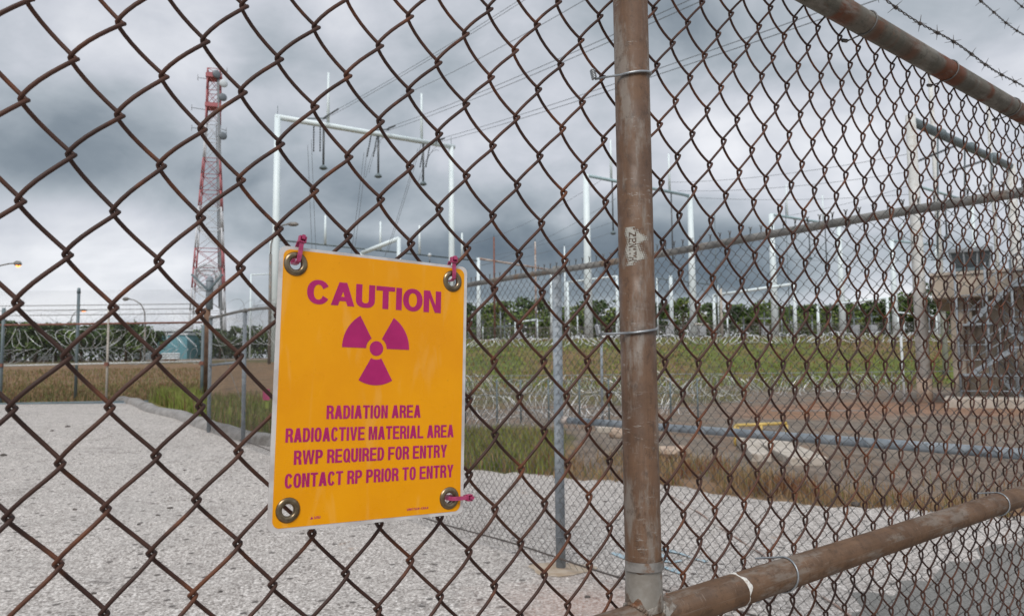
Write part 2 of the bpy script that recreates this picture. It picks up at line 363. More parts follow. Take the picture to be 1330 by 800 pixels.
# ================================================================== GROUND
def yb(x):     # far edge of the pavement
    return float(np.interp(x, [-60, -10.3, -10, -6.9, -4.8, -3.72, -.7, 1.43, 2.06, 2.74, 4.16, 4.72, 8, 30], [21.1, 21.1, 21.05, 16.15, 13.07, 11.74, 11.3, 9.97, 9.6, 8.4, 7.85, 7.5, 6.6, 5.6]))
def cover(x, y):
    r = x / max(y, .5)
    green = np.array([.120, .155, .036]); mid = np.array([.105, .095, .042]); brown = np.array([.215, .140, .082]); gravel = np.array([.200, .165, .135])
    dark = np.array([.10, .095, .09]); red = np.array([.28, .16, .105]); olive = np.array([.125, .150, .042]); tan = np.array([.26, .20, .145]); dirt = np.array([.195, .155, .125])
    def bl(a, b, t): return a + (b - a) * sm(t)
    wv = .6 * math.sin(x * .9 + y * .31) + .4 * math.sin(x * .37 - y * .83)
    # right-hand field
    c = bl(green, brown, (r - .02 + .02 * wv) / .05)
    c = bl(c, mid, (y - 13 + wv) / 2.5) if r < .08 else bl(c, dirt, (y - 8.6 + wv) / 1.5)
    c = bl(c, gravel, (y - 10.5 + 1.2 * wv - (5 if r < .12 else 0)) / 2.5)
    t = sm((r - .24) / .1) * sm((y - 20 + wv) / 2) * sm((31 - y + 2 * wv) / 3); c = c + (red - c) * t * .8
    c = bl(c, mid * 1.15, (y - 27 + 3 * wv) / 6 if r < .3 else (y - 40 + 3 * wv) / 8)
    c = bl(c, olive, (y - 51 + wv) / 4)
    wv2 = math.sin(x * .21 + y * .1) + .7 * math.sin(x * .093 - y * .31 + 1)
    if y > 54: c = bl(c, np.array([.175, .135, .065]), (wv2 - .1) / 1.0)
    c = bl(c, tan * .85, (y - 73.5 + wv) / 3) if y > 70 else c
    c = bl(c, gravel * 1.2, (y - 84 + wv) / 4)
    # left
    l = bl(green * 1.15, brown * 1.0, (y - 21.5) / 1.5 - max(0, (r + .40) * 9))
    l = bl(l, mid * 1.1, (y - 62) / 8); l = bl(l, gravel * 1.25, (y - 88) / 3); l = bl(l, mid, (y - 120) / 8)
    t = sm((r + .27) / .14)
    return l * (1 - t) + c * t
na, nb = 250, 330
xs = 2.2 * np.sinh(np.linspace(-1, 1, na) * math.asinh(1300 / 2.2))
xs = np.sign(xs) * np.minimum(np.abs(xs), 1300)
yy = -40 + np.concatenate([np.linspace(0, 43, 20), 43 + (np.geomspace(3, 1500, nb - 20) - 3) + .15])
V = [(x, y, gz(x, y)) for y in yy for x in xs]
Fc = [(j * na + i, j * na + i + 1, (j + 1) * na + i + 1, (j + 1) * na + i) for j in range(nb - 1) for i in range(na - 1)]
mb = MB(); mb.add(V, Fc); go = mb.build('ground', 'ground')
ca = go.data.color_attributes.new('cover', 'FLOAT_COLOR', 'POINT')
ca.data.foreach_set('color', np.array([(*cover(v[0], v[1]), 1) for v in V]).ravel()); tag(go, kind='structure')
xr = np.concatenate([np.linspace(-60, -12, 12), np.linspace(-11.5, 9, 120), np.linspace(9.5, 30, 10)])
V = []; nr = 60
for x in xr:
    e_ = yb(x) + (.10 * math.sin(x * 5.1) + .09 * math.sin(x * 13) + R_.uniform(-.13, .10) if x > -3.5 else 0)
    for j in range(nr):
        t = j / (nr - 1); y = -20 + (e_ + 20) * t ** .7; V.append((x, y, gz(x, y) + .012))
mb = MB(); mb.add(V, [(i * nr + j, (i + 1) * nr + j, (i + 1) * nr + j + 1, i * nr + j + 1) for i in range(len(xr) - 1) for j in range(nr - 1)])
tag(mb.build('pavement', 'road'), kind='structure')
# older dark asphalt at the right
e0 = [(.9, 3.2), (1.7, 4.25), (2.27, 5.0), (3.1, 5.65), (4.51, 6.75), (6.2, 6.7), (8, 5.8), (14, 4.5)]
V = []
for k in range(60):
    t = k / 59 * (len(e0) - 1); i = min(int(t), len(e0) - 2); a = np.array(e0[i]); b = np.array(e0[i + 1]); p = a + (b - a) * (t - i)
    V += [(p[0] + R_.uniform(-.05, .05), p[1] + R_.uniform(-.10, .10) + .08 * math.sin(k * 1.3), .017), (p[0] + .8, -6, .017)]
mb = MB(); mb.add(V, [(2 * k, 2 * k + 1, 2 * k + 3, 2 * k + 2) for k in range(59)]); tag(mb.build('asphalt_patch', 'road_dark'), kind='structure')
# blue survey paint
def ribbon(pts, wd, z):
    V = []; pts = np.array(pts, float); T = np.gradient(pts, axis=0)
    for p, t, k in zip(pts, T, range(len(pts))):
        n_ = np.array([-t[1], t[0]]) / (np.linalg.norm(t) + 1e-9) * wd * (.7 + .5 * math.sin(k * 1.7)); V += [(*(p - n_), z), (*(p + n_), z)]
    m_ = MB(); m_.add(V, [(2 * k, 2 * k + 1, 2 * k + 3, 2 * k + 2) for k in range(len(pts) - 1)]); return m_
def gp(*q): return [tuple(onz(x, y, 0)[:2]) for x, y in q]
mb = ribbon(gp((795, 720), (806, 724), (818, 730)), .03, .018)
for q in (((855, 715), (868, 718), (884, 722), (900, 728), (918, 733)), ((860, 731), (872, 733), (886, 731)), ((862, 739), (874, 743), (884, 748)), ((858, 722), (866, 729))):
    m2 = ribbon(gp(*q), .028, .018 + .001 * len(q)); mb.add(np.concatenate(m2.v), m2.f)
tag(mb.build('survey_paint', 'blue_paint'), 'pale blue spray paint strokes on the pavement behind the rusty post', 'paint mark')

# curb
pts = [np.array([*p, 0.]) for p in [(-11.2, 21.9), (-10.1, 20.6), (-8.6, 18.2), (-6.9, 16.05), (-5.7, 14.2), (-4.8, 12.95), (-3.9, 11.95), (-3.0, 11.45), (-2.2, 11.3)]]
PP = []
for i in range(len(pts) - 1):
    for k in range(6): PP.append(pts[i] + (pts[i + 1] - pts[i]) * k / 6)
prof = [(-.17, -.05), (-.155, .09), (-.09, .145), (.06, .15), (.14, .10), (.17, -.05)]
V = []; PP = np.array(PP); T = np.gradient(PP, axis=0); L = 0
for k, (p, t) in enumerate(zip(PP, T)):
    t = t / np.linalg.norm(t); nn = np.array([-t[1], t[0], 0]); z = gz(p[0], p[1])
    for a, h in prof: V.append(p + nn * (a + R_.uniform(-.008, .008)) + Z * (z + h * (1 - .1 * math.sin(k)) + R_.uniform(-.008, .008)))
m = len(prof); mb = MB(); mb.add(V, [(i * m + j, i * m + j + 1, (i + 1) * m + j + 1, (i + 1) * m + j) for i in range(len(PP) - 1) for j in range(m - 1)] + [tuple(range(m)), tuple((len(PP) - 1) * m + j for j in range(m))[::-1]])
tag(mb.build('curb', 'conc_curb'), kind='structure')

# ================================================================== NEAR FENCE
TH, DD = .6863, .7586
E1 = np.array([math.cos(TH), math.sin(TH), 0]); N1 = np.array([math.sin(TH), -math.cos(TH), 0]); P0 = np.array([0, DD, 0.])
def nf(u, z, w_=0): return P0 + E1 * u + Z * z + N1 * w_
near = Thing('rusty_chain_link_fence', nf(.156, 0), 'nearest rusty chain link fence with thick brown post and pipe rails, carrying the orange sign', 'fence')
PZ = .0359; PX = PZ * .8542
q = [-0.2885, .4281, -.328, .2261, .4006, -.213, .0534, 1.1028, -.0254]
def deform(U, Vv):
    un = (U - 16) / 16; vn = np.clip((Vv + 2) / 8, -1.5, 1.7); uc = np.clip(un, -1.1, 1.2)
    x = U * PX * (1 + q[6] * uc + q[8] * uc ** 2)
    sl = PX * (1 + q[6] * 1.2 + q[8] * 1.44) + 35.2 * PX * (q[6] + 2 * q[8] * 1.2) / 16
    x = np.where(un > 1.2, 35.2 * PX * (1 + q[6] * 1.2 + q[8] * 1.44) + (U - 35.2) * sl, x)
    w_ = .01 * (q[0] * uc ** 2 + q[1] * uc * vn + q[2] * vn ** 2 + q[3] * uc ** 3 + q[4] * uc ** 2 * vn + q[5] * uc * vn ** 2)
    return x - .4169, H + .1857 + Vv * PZ + q[7] * uc * vn * .01, w_
FR = np.array([0, .018, .045, .09, .18, .33, .5, .67, .82, .91, .955, .982]); FR2 = np.array([0, .05, .25, .5, .75, .95])
def wire(k, b0, b1, dlt, h, fr, jit=0.):
    T = []; 
    for i in range(b0, b1): T += list(i + (fr if i > -24 else FR2))
    T = np.array(T + [b1 - .0001]); i = np.floor(T).astype(int); f = T - i; par = (k + i) % 2
    tri = .92 * f + .08 * (.5 - .5 * np.cos(math.pi * f)); tri = np.where(par == 0, tri, 1 - tri)
    x = k - dlt + (1 + 2 * dlt) * tri
    dep = h * np.sign(np.where(par == 0, 1, -1)) * np.sin(math.pi * f) ** .52
    bow = .046 * np.sin(math.pi * f ** .65) * np.where(par == 0, 1, -.12)      # the front strand arches a little
    return x - bow * .6, dep, T + bow
rj = random.Random(3)
JN = {}
def jn(a, b):
    if (a, b) not in JN: JN[(a, b)] = (rj.gauss(0, .018), rj.gauss(0, .022))
    return JN[(a, b)]
for k in range(-13, 80):
    x, dep, b = wire(k, -44, 10, .085, .0066, FR)
    bi = np.floor(b + 1e-6).astype(int); f = b - bi
    # strands follow the slightly bent knuckles they hang on
    jx = np.zeros_like(x); jy = np.zeros_like(x)
    for i in range(len(x)):
        B = int(bi[i]); a0 = k if (k + B) % 2 == 0 else k + 1; a1 = k + 1 if a0 == k else k
        j0 = jn(a0, B); j1 = jn(a1, B + 1); t = float(f[i]); jx[i] = j0[0] * (1 - t) + j1[0] * t; jy[i] = j0[1] * (1 - t) + j1[1] * t
    u, z, w_ = deform(x + jx, b + jy); w_ = w_ + dep
    P_ = P0[None] + E1[None] * u[:, None] + Z[None] * z[:, None] + N1[None] * w_[:, None]
    mb = MB(); mb.tube(P_, .00162, 7)
    near.part('wire', mb, 'rust_wire')
RP = .0195
def pipe(a, b, r, n=40, seg=2):
    a = np.asarray(a, float); b = np.asarray(b, float); m_ = MB(); m_.tube([a + (b - a) * t for t in np.linspace(0, 1, seg)], r, n); return m_
near.part('post', pipe(nf(.1562, -.1, .0275), nf(.1562, 2.38, .0275), RP), 'post_paint')
near.part('rail', pipe(nf(-1.0, 1.2285, .0275), nf(4.2, 1.2285, .0275), RP), 'rail_paint', label='brown painted middle rail welded to the foot of the post')
near.part('rail', pipe(nf(-1.0, 2.049, .0275), nf(4.2, 2.049, .0275), RP), 'top_rail_galv', label='grey galvanised top rail banded with orange rust')
near.part('post', pipe(nf(3.4, -.1, .0275), nf(3.4, 2.38, .0275), RP), 'post_paint')
near.part('post', pipe(nf(-.95, -.1, .0275), nf(-.95, 2.38, .0275), RP), 'post_paint')
# weld bead and scale at the T joint
mb = MB(); rw = random.Random(5)
for k in range(46):
    a = k / 46 * 2 * math.pi; rr = RP * 1.02
    # saddle curve of post on rail
    cu, cv = rr * math.cos(a), rr * math.sin(a)
    zt = math.sqrt(max(RP * RP - cv * cv, 0))
    for sg_ in (1,):
        c = nf(.1562 + cu * 1.02, 1.2285 + zt + .001, .0275 + cv)
        r = rw.uniform(.0026, .0038); m_ = bmesh.new()
        bmesh.ops.create_icosphere(m_, subdivisions=1, radius=r)
        mb.add([np.array(v.co) * (1, 1, .8) + c for v in m_.verts], [[v.index for v in f.verts] for f in m_.faces]); m_.free()
near.part('weld_bead', mb, 'weld')
def sleeve(c0, ax, L, r, n=48, m_=22, noise=.00035, seed=1, ragged=.35):
    rr = random.Random(seed); P_ = np.asarray(c0, float); ax = np.asarray(ax, float); a = np.cross(ax, Z) if abs(ax[2]) < .9 else E1; a = a / np.linalg.norm(a); b = np.cross(ax, a)
    V = []; ph = [rr.uniform(0, 6) for _ in range(4)]
    for i in range(m_):
        for k in range(n):
            A = 2 * math.pi * k / n; t = i / (m_ - 1)
            ll = L * (1 - ragged + ragged * .5 * (math.sin(2 * A + ph[0]) + .6 * math.sin(5 * A + ph[1]) + .4 * math.sin(9 * A + ph[2]) + 1))
            rad_ = r + (rr.uniform(0, noise) if 0 < i < m_ - 1 else -.0008)
            V.append(P_ + ax * (t * ll) + (a * math.cos(A) + b * math.sin(A)) * rad_)
    mb = MB(); mb.add(V, [(i * n + k, i * n + (k + 1) % n, (i + 1) * n + (k + 1) % n, (i + 1) * n + k) for i in range(m_ - 1) for k in range(n)]); return mb
near.part('weld_scale', sleeve(nf(.1562 - .012, 1.2285, .0275), E1, .062, RP + .0004, seed=2), 'weld')
near.part('weld_scale', sleeve(nf(.1562 + .012, 1.2285, .0275), -E1, .034, RP + .0004, seed=4), 'weld')
near.part('weld_scale', sleeve(nf(.1562, 1.2285 + RP * .6, .0275), Z, .020, RP + .0006, seed=9, ragged=.6), 'weld')
near.part('bare_zinc_foot', sleeve(nf(.1562, 1.2285 + RP * .6, .0275), Z, .046, RP + .0002, seed=19, ragged=.06, noise=.0001), 'foot_zinc')
fz_u = .322
mb = sleeve(nf(fz_u, 1.2285, .0275), (E1 * .985 + Z * .16), .0075, RP - .0001, seed=12, m_=9, ragged=1.1, noise=.0011)
near.part('white_weld_ring', mb, 'bead_white')
# maker's stamp on the post (pale worn patch with the dark letters)
pc = nf(.1562, 0, .0275); tocam = CAM - np.array([pc[0], pc[1], H]); tocam /= np.linalg.norm(tocam); sidev = np.cross(Z, tocam); sidev = sidev / np.linalg.norm(sidev)   # to the viewer's right
def onpost(s, z, r): a = s / RP; return np.array([pc[0], pc[1], 0]) + (tocam * math.cos(a) + sidev * math.sin(a)) * r + Z * z
zc = 1.5 + (at(828, 320, .82)[2] - 1.5) 
from math import sin, cos
def inside(s, z):     # outline of the bare patch, metres about its centre
    n_ = .0012 * (sin(s * 2600 + z * 900) + sin(z * 3100 - s * 500) + .7 * sin(z * 6900 + s * 4100))
    left = -.0105 + n_ + .0015 * sin(z * 300); 
    right = float(np.interp(z, [-.019, -.014, -.010, -.005, .002, .007, .010, .014, .019], [-.004, .008, .009, .004, .002, .012, .011, .003, -.002])) + n_ * 1.5
    return left < s < right and not (abs(s + .002) < .0012 and abs(sin(z * 420)) > .93)
mb = MB(); V = []; Fc = []; st_ = .0005
for i in range(-26, 30):
    for j in range(-42, 42):
        s0, z0 = i * st_, j * st_
        if inside(s0, z0):
            b0 = len(V); V += [onpost(s0, zc + z0, RP + .00025), onpost(s0 + st_, zc + z0, RP + .00025), onpost(s0 + st_, zc + z0 + st_, RP + .00025), onpost(s0, zc + z0 + st_, RP + .00025)]
            Fc.append((b0, b0 + 1, b0 + 2, b0 + 3))
mb.add(V, Fc); near.part('stamp_patch', mb, 'zenith_patch')

# ------------------------------------------------------------------ lettering: heavy grotesque glyphs, height 1
def sup(cx, cy, rx, ry, a0, a1, n=18, p=2.5):
    o = []
    for k in range(n + 1):
        a = a0 + (a1 - a0) * k / n; ca_, sa_ = math.cos(a), math.sin(a)
        o.append((cx + rx * math.copysign(abs(ca_) ** (2 / p), ca_), cy + ry * math.copysign(abs(sa_) ** (2 / p), sa_)))
    return o
def glyph(ch, w_, s, t, p=2.5):
    """outline loops; w_ width, s stem, t bar thickness"""
    pi = math.pi; h = 1.0
    if ch == 'I': return [[(0, 0), (s, 0), (s, 1), (0, 1)]], s
    if ch == 'T': m_ = w_ / 2; return [[(m_ - s / 2, 0), (m_ + s / 2, 0), (m_ + s / 2, 1 - t), (w_, 1 - t), (w_, 1), (0, 1), (0, 1 - t), (m_ - s / 2, 1 - t)]], w_
    if ch == 'L': return [[(0, 0), (w_, 0), (w_, t), (s, t), (s, 1), (0, 1)]], w_
    if ch == 'E': return [[(0, 0), (w_, 0), (w_, t), (s, t), (s, .43), (w_ * .93, .43), (w_ * .93, .43 + t), (s, .43 + t), (s, 1 - t), (w_ * .98, 1 - t), (w_ * .98, 1), (0, 1)]], w_
    if ch == 'F': return [[(0, 0), (s, 0), (s, .41), (w_ * .9, .41), (w_ * .9, .41 + t), (s, .41 + t), (s, 1 - t), (w_, 1 - t), (w_, 1), (0, 1)]], w_
    if ch == 'H': return [[(0, 0), (s, 0), (s, .42), (w_ - s, .42), (w_ - s, 0), (w_, 0), (w_, 1), (w_ - s, 1), (w_ - s, .42 + t), (s, .42 + t), (s, 1), (0, 1)]], w_
    if ch == 'Z': return [[(0, 0), (w_, 0), (w_, t), (s * 1.25, t), (w_, 1 - t), (w_, 1), (0, 1), (0, 1 - t), (w_ - s * 1.25, 1 - t), (0, t)]], w_
    if ch == 'N': k = s * 1.12; return [[(0, 0), (s, 0), (s, .66), (w_ - k, 0), (w_, 0), (w_, 1), (w_ - s, 1), (w_ - s, .34), (k, 1), (0, 1)]], w_
    if ch == 'M': w_ = w_ * 1.3; m_ = w_ / 2; k = s * 1.35; return [[(0, 0), (s * .92, 0), (s * .92, .72), (m_ - s * .42, 0), (m_ + s * .42, 0), (w_ - s * .92, .72), (w_ - s * .92, 0), (w_, 0), (w_, 1), (w_ - k, 1), (m_, .30), (k, 1), (0, 1)]], w_
    if ch == 'A':
        w_ = w_ * 1.10; m_ = w_ / 2; a = s * 1.12; hw = s * .62
        # sides run from (0,0) to (m-hw,1); inner lines offset by a
        def xi(y): return a + (m_ - hw - 0) * y * 1.0
        yb0, yt0 = .20, .20 + t * .95; ya = min(1 - .16, (m_ - a) / (m_ - hw))
        ya = min(ya, .86)
        return [[(0, 0), (a, 0), (xi(yb0), yb0), (w_ - xi(yb0), yb0), (w_ - a, 0), (w_, 0), (m_ + hw, 1), (m_ - hw, 1)],
                [(xi(yt0), yt0), (w_ - xi(yt0), yt0), (m_ + .004, ya), (m_ - .004, ya)]], w_
    if ch == 'V': w_ = w_ * 1.08; m_ = w_ / 2; a = s * 1.08; return [[(m_ - s * .55, 0), (m_ + s * .55, 0), (w_, 1), (w_ - a, 1), (m_, .22), (a, 1), (0, 1)]], w_
    if ch == 'W':
        w_ = w_ * 1.62; a = s * .98; q1, q2, m_ = w_ * .27, w_ * .73, w_ / 2
        return [[(q1 - s * .48, 0), (q1 + s * .48, 0), (m_, .70), (q2 - s * .48, 0), (q2 + s * .48, 0), (w_, 1), (w_ - a, 1), (q2, .26), (m_ + s * .5, 1), (m_ - s * .5, 1), (q1, .26), (a, 1), (0, 1)]], w_
    if ch == 'Y': w_ = w_ * 1.08; m_ = w_ / 2; a = s * 1.12; return [[(m_ - s / 2, 0), (m_ + s / 2, 0), (m_ + s / 2, .40), (w_, 1), (w_ - a, 1), (m_, .58), (a, 1), (0, 1), (m_ - s / 2, .40)]], w_
    if ch in 'OQ':
        o = sup(w_ / 2, .5, w_ / 2, .515, 0, 2 * pi, 40, p)[:-1]; i_ = sup(w_ / 2, .5, w_ / 2 - s, .515 - t, 0, 2 * pi, 32, p)[:-1]
        return [o, i_], w_
    if ch == 'C':
        o = sup(w_ / 2, .5, w_ / 2, .515, .52, 2 * pi - .52, 36, p); i_ = sup(w_ / 2, .5, w_ / 2 - s, .515 - t, 2 * pi - .42, .42, 30, p)
        return [o + i_], w_
    if ch == 'D':
        o = [(0, 0), (w_ * .45, 0)] + sup(w_ * .45, .5, w_ * .55, .5, -pi / 2, pi / 2, 20, 2.4)[1:-1] + [(w_ * .45, 1), (0, 1)]
        i_ = [(s, t)] + sup(w_ * .45, .5, w_ * .55 - s, .5 - t, -pi / 2, pi / 2, 18, 2.4) + [(s, 1 - t)]
        return [o, i_], w_
    if ch == 'U': return [[(0, 1), (0, .34)] + sup(w_ / 2, .34, w_ / 2, .355, pi, 2 * pi, 20, 2.4)[1:-1] + [(w_, .34), (w_, 1), (w_ - s, 1), (w_ - s, .36)] + sup(w_ / 2, .36, w_ / 2 - s, .375 - t, 2 * pi, pi, 18, 2.4)[1:-1] + [(s, .36), (s, 1)]], w_
    if ch in 'PR':
        cy = .71; ry = .29; m0 = .40 if ch == 'P' else .42; cy = (1 + m0) / 2; ry = (1 - m0) / 2
        bowl = sup(w_ * .5, cy, w_ * .5, ry, -pi / 2, pi / 2, 18, 2.4)
        i_ = [(s, m0 + t)] + sup(w_ * .5, cy, w_ * .5 - s, ry - t, -pi / 2, pi / 2, 14, 2.4) + [(s, 1 - t)]
        if ch == 'P': o = [(0, 0), (s, 0), (s, m0), (w_ * .5, m0)] + bowl[1:-1] + [(w_ * .5, 1), (0, 1)]
        else: o = [(0, 0), (s, 0), (s, m0), (w_ * .44, m0), (w_ * .60, m0 - .05), (w_ - s * .95, 0), (w_ * 1.04, 0), (w_ - s * .02, .30), (w_ * .88, m0 + .03)] + bowl[3:-1] + [(w_ * .5, 1), (0, 1)]
        return [o, i_], w_
    if ch == '1': return [[(s * .7, 0), (s * 1.7, 0), (s * 1.7, 1), (s * .9, 1), (0, .8), (0, .68), (s * .7, .74)]], s * 1.7
    if ch == '7': return [[(w_ * .2, 0), (w_ * .2 + s, 0), (w_, .85), (w_, 1), (0, 1), (0, 1 - t), (w_ - s, 1 - t)]], w_
    if ch == '4': return [[(w_ * .55, 0), (w_ * .55 + s, 0), (w_ * .55 + s, .25), (w_, .25), (w_, .4), (w_ * .55 + s, .4), (w_ * .55 + s, 1), (w_ * .5, 1), (0, .4), (0, .25), (w_ * .55, .25)]], w_
    if ch == '-': return [[(0, .36), (w_ * .6, .36), (w_ * .6, .5), (0, .5)]], w_ * .6
    if ch == 'S': return [[(0, 0), (w_, 0), (w_, .57), (s, .57), (s, 1 - t), (w_, 1 - t), (w_, 1), (0, 1), (0, .43), (w_ - s, .43), (w_ - s, t), (0, t)]], w_
    return [], w_ * .5
def text_mesh(txt, w_, s, t, gap, width, height, p=2.5, narrow={}):
    """returns filled flat mesh (verts in x 0..width, y 0..height)"""
    cu = bpy.data.curves.new('lettering', 'CURVE'); cu.dimensions = '2D'; cu.fill_mode = 'BOTH'
    x = 0; loops = []; tails = []
    for ch in txt:
        if ch == ' ': x += w_ * .48; continue
        gl, adv = glyph(ch, w_ * narrow.get(ch, 1), s, t, p)
        for l in gl: loops.append([(a + x, b) for a, b in l])
        if ch == 'Q': tails.append([(x + w_ * .50, .24), (x + w_ * .92, -.06), (x + w_ * 1.04, .05), (x + w_ * .64, .35)])
        x += adv + gap
    x -= gap; kx = width / x
    for l in loops:
        sp = cu.splines.new('POLY'); sp.points.add(len(l) - 1); sp.use_cyclic_u = True
        for pt, (a, b) in zip(sp.points, l): pt.co = (a * kx, b * height, 0, 1)
    o = bpy.data.objects.new('lettering', cu); col.objects.link(o)
    dg = bpy.context.evaluated_depsgraph_get(); dg.update(); me = bpy.data.meshes.new_from_object(o.evaluated_get(dg))
    V = [tuple(v.co) for v in me.vertices]; Fc = [list(p_.vertices) for p_ in me.polygons]
    bpy.data.objects.remove(o); bpy.data.curves.remove(cu); bpy.data.meshes.remove(me)
    for tl in tails:
        b0 = len(V); V += [(a * kx, b * height, .00002) for a, b in tl]; Fc.append([b0, b0 + 1, b0 + 2, b0 + 3])
    return V, Fc
V, Fc = text_mesh('ZENITH', .62, .17, .15, .17, .0315, .0080)
# reads down the post, letter tops to the right
mb = MB(); mb.add([onpost(-.0075 + y, zc + .0150 - x, RP + .0005) for x, y, z in V], Fc); near.part('stamp_lettering', mb, 'zenith_ink', smooth=False)

# tie wires round post and rails
def ring_path(c, ax, r, a0, a1, n=26, tilt=0.):
    ax = np.asarray(ax, float); fr = N1 - ax * (N1 @ ax); fr /= np.linalg.norm(fr); sd_ = np.cross(ax, fr)
    return [c + (fr * math.cos(a) + sd_ * math.sin(a)) * r + ax * tilt * math.sin(a) for a in np.linspace(a0, a1, n)]
def twist(mb, a, b, r, turns=3, amp=.0022):
    a = np.asarray(a, float); b = np.asarray(b, float); t = b - a; t /= np.linalg.norm(t); x = np.cross(t, Z + .1 * E1); x /= np.linalg.norm(x); y = np.cross(t, x)
    for ph in (0, math.pi):
        mb.tube([a + (b - a) * k / 24 + (x * math.cos(ph + k / 24 * turns * 6.28) + y * math.sin(ph + k / 24 * turns * 6.28)) * amp for k in range(25)], r, 6)
def post_tie(z, lift, name='tie_wire', ext=.016):
    t = MB(); c = nf(.1562, z, .0275); r = RP + .0016
    arc = ring_path(c, Z, r, -1.45, 1.5, tilt=lift)
    # the left end runs on to the wires behind the post
    lft = arc[0] if (arc[0] - c) @ E1 < 0 else arc[-1]
    if lft is arc[-1]: arc = arc[::-1]
    e1_ = nf(.1562 - RP - ext, z - .002 - lift * .5, .004); e2_ = nf(.1562 + RP + .003, z + lift - .004, .004)
    P_ = [e1_, (e1_ + arc[0]) / 2 + N1 * .002] + arc + [e2_]
    t.tube(P_, .00135, 8); twist(t, e1_ - E1 * .001, e1_ - E1 * .004 + Z * .010, .0012)
    near.part(name, t, 'tie_wire', label='thin grey tie wire round the post')
post_tie(float(onz(822, 88, 1.5)[2]) if False else float(nf(0, 1.5)[2]) + 0.0, 0) if False else None
def fz(px, py, w_=.047):      # height on the near fence plane of a sight line
    r = ray(px, py); PP_ = P0 + N1 * w_; t = ((PP_ - CAM) @ N1) / (r @ N1); X = CAM + r * t; return (X - P0) @ E1, X[2]
post_tie(fz(820, 87)[1], .0035); post_tie(fz(826, 428)[1], .0030)
# flat tension band with carriage bolt
zb = fz(834, 741)[1]; c = nf(.1562, zb, .0275); arc = ring_path(c, Z, RP + .0012, -1.9, 1.9, 30)
V = []
for k, p_ in enumerate(arc):
    n_ = p_ - c; n_ /= np.linalg.norm(n_); sag = 0
    V += [p_ - Z * .0048, p_ + Z * .0048, p_ + Z * .0048 + n_ * .0012, p_ - Z * .0048 + n_ * .0012]
mb = MB(); mb.add(V, [(4 * i + j, 4 * i + (j + 1) % 4, 4 * i + 4 + (j + 1) % 4, 4 * i + 4 + j) for i in range(29) for j in range(4)] + [(3, 2, 1, 0), (116, 117, 118, 119)])
ax_r = arc[0] if (arc[0] - c) @ E1 > 0 else arc[-1]; ax_l = arc[-1] if ax_r is arc[0] else arc[0]
band = near.part('tension_band', mb, 'band_steel', smooth=False, label='flat steel band with a bolt round the foot of the post')
m2 = MB(); m2.box(nf(.1562 + RP + .0040, zb, .0275), (.0075, .0016, .0105), (E1, N1, Z)); m2.bar(nf(.1562 + RP + .0052, zb, .023), nf(.1562 + RP + .0052, zb, .0325), .0034, 6); near.part('bolt', m2, 'band_steel', smooth=False)
def rail_tie(u, z, nm='tie_wire', up=1, m_='tie_wire'):
    t = MB(); c = nf(u, z, .0275); r = RP + .0014
    P_ = [c + (N1 * math.cos(a) + Z * math.sin(a)) * r + E1 * (.008 * (a / 2)) for a in np.linspace(-1.75, 1.75, 26)]
    b_ = nf(u - .008, z - RP - (.012 if z < 1.5 else .004), .002); t_ = nf(u + .004 - .03 * (up > 0), z + RP + .001, .004)
    P_ = [b_, (b_ + P_[0]) / 2] + P_ + [t_]; t.tube(P_, .0013, 8); twist(t, b_ - E1 * .001, b_ - E1 * .016 - Z * .003, .0011)
    near.part(nm, t, m_ if z < 1.5 else 'old_wire', label='grey tie wire round the middle rail' if z < 1.5 else 'grey tie wire round the top rail')
for px in (1035, 1310): rail_tie(fz(px, 753.5 - .325 * (px - 990))[0], 1.2285)
for px in (1139, 1245, 1326): rail_tie(fz(px, (px - 1065) * .57)[0], 2.049, up=-1)
# barbed wire strands above the top rail, on outriggers beyond the frame
def barbed(u0, u1, z, w_, label, seed, Pf=None, par=None, sag=.0, r=.0013, step=.10):
    rr = random.Random(seed); mb = MB(); L = u1 - u0; n_ = int(L / .006)
    f = Pf or (lambda t: nf(u0 + L * t, z - sag * 4 * t * (1 - t) + .004 * math.sin(t * 40), w_))
    for ph in (0, math.pi):
        P_ = []
        for i in range(n_ + 1):
            t = i / n_; a = ph + i * .75; P_.append(f(t) + Z * .0017 * math.cos(a) + N1 * .0017 * math.sin(a))
        mb.tube(P_, r, 4)
    s_m = mb
    barbs = []
    for k in range(int(L / step)):
        bb = MB(); barbs.append(bb)
        t = (k + .5 + rr.uniform(-.12, .12)) * step / L
        if t > 1: break
        c = f(t); a0 = rr.uniform(0, 3)
        for h in range(2):    # the barb wire wraps the strand and sticks out four points
            cc = c + E1 * (.004 * (h - .5)); pts_ = []
            for i in range(12): a = a0 + i * 1.1; pts_.append(cc + (Z * math.cos(a) + N1 * math.sin(a)) * .0034 + E1 * (i * .0005))
            bb.tube(pts_, .0011, 5)
            for sg_ in (-1, 1):
                d_ = Z * math.cos(a0 + h * 1.5) + N1 * math.sin(a0 + h * 1.5) + E1 * .45 * rr.uniform(-1, 1)
                bb.tube([cc, cc + d_ * sg_ * .017], [.0011, .0004], 5)
    o = s_m.build('barbed_wire_strand', 'barb', par); 
    tag(o, label, 'barbed wire') if par is None else None
    for bb in barbs:
        if bb.v: bb.build('barb', 'barb', o)
    return o
zB = [fz(1307, 102, -.1), fz(1307, 29, -.2), fz(1330, 10, -.3)]
barbed(.4, 3.4, zB[0][1], -.1, 'lowest barbed wire strand running close above the rusty top rail', 1, sag=-.004)
barbed(.4, 3.4, zB[1][1], -.2, 'second barbed wire strand above the top rail, crossing the upper right corner', 2)
barbed(.4, 3.4, zB[2][1], -.3, 'highest barbed wire strand, just clipping the upper right corner of the view', 3)
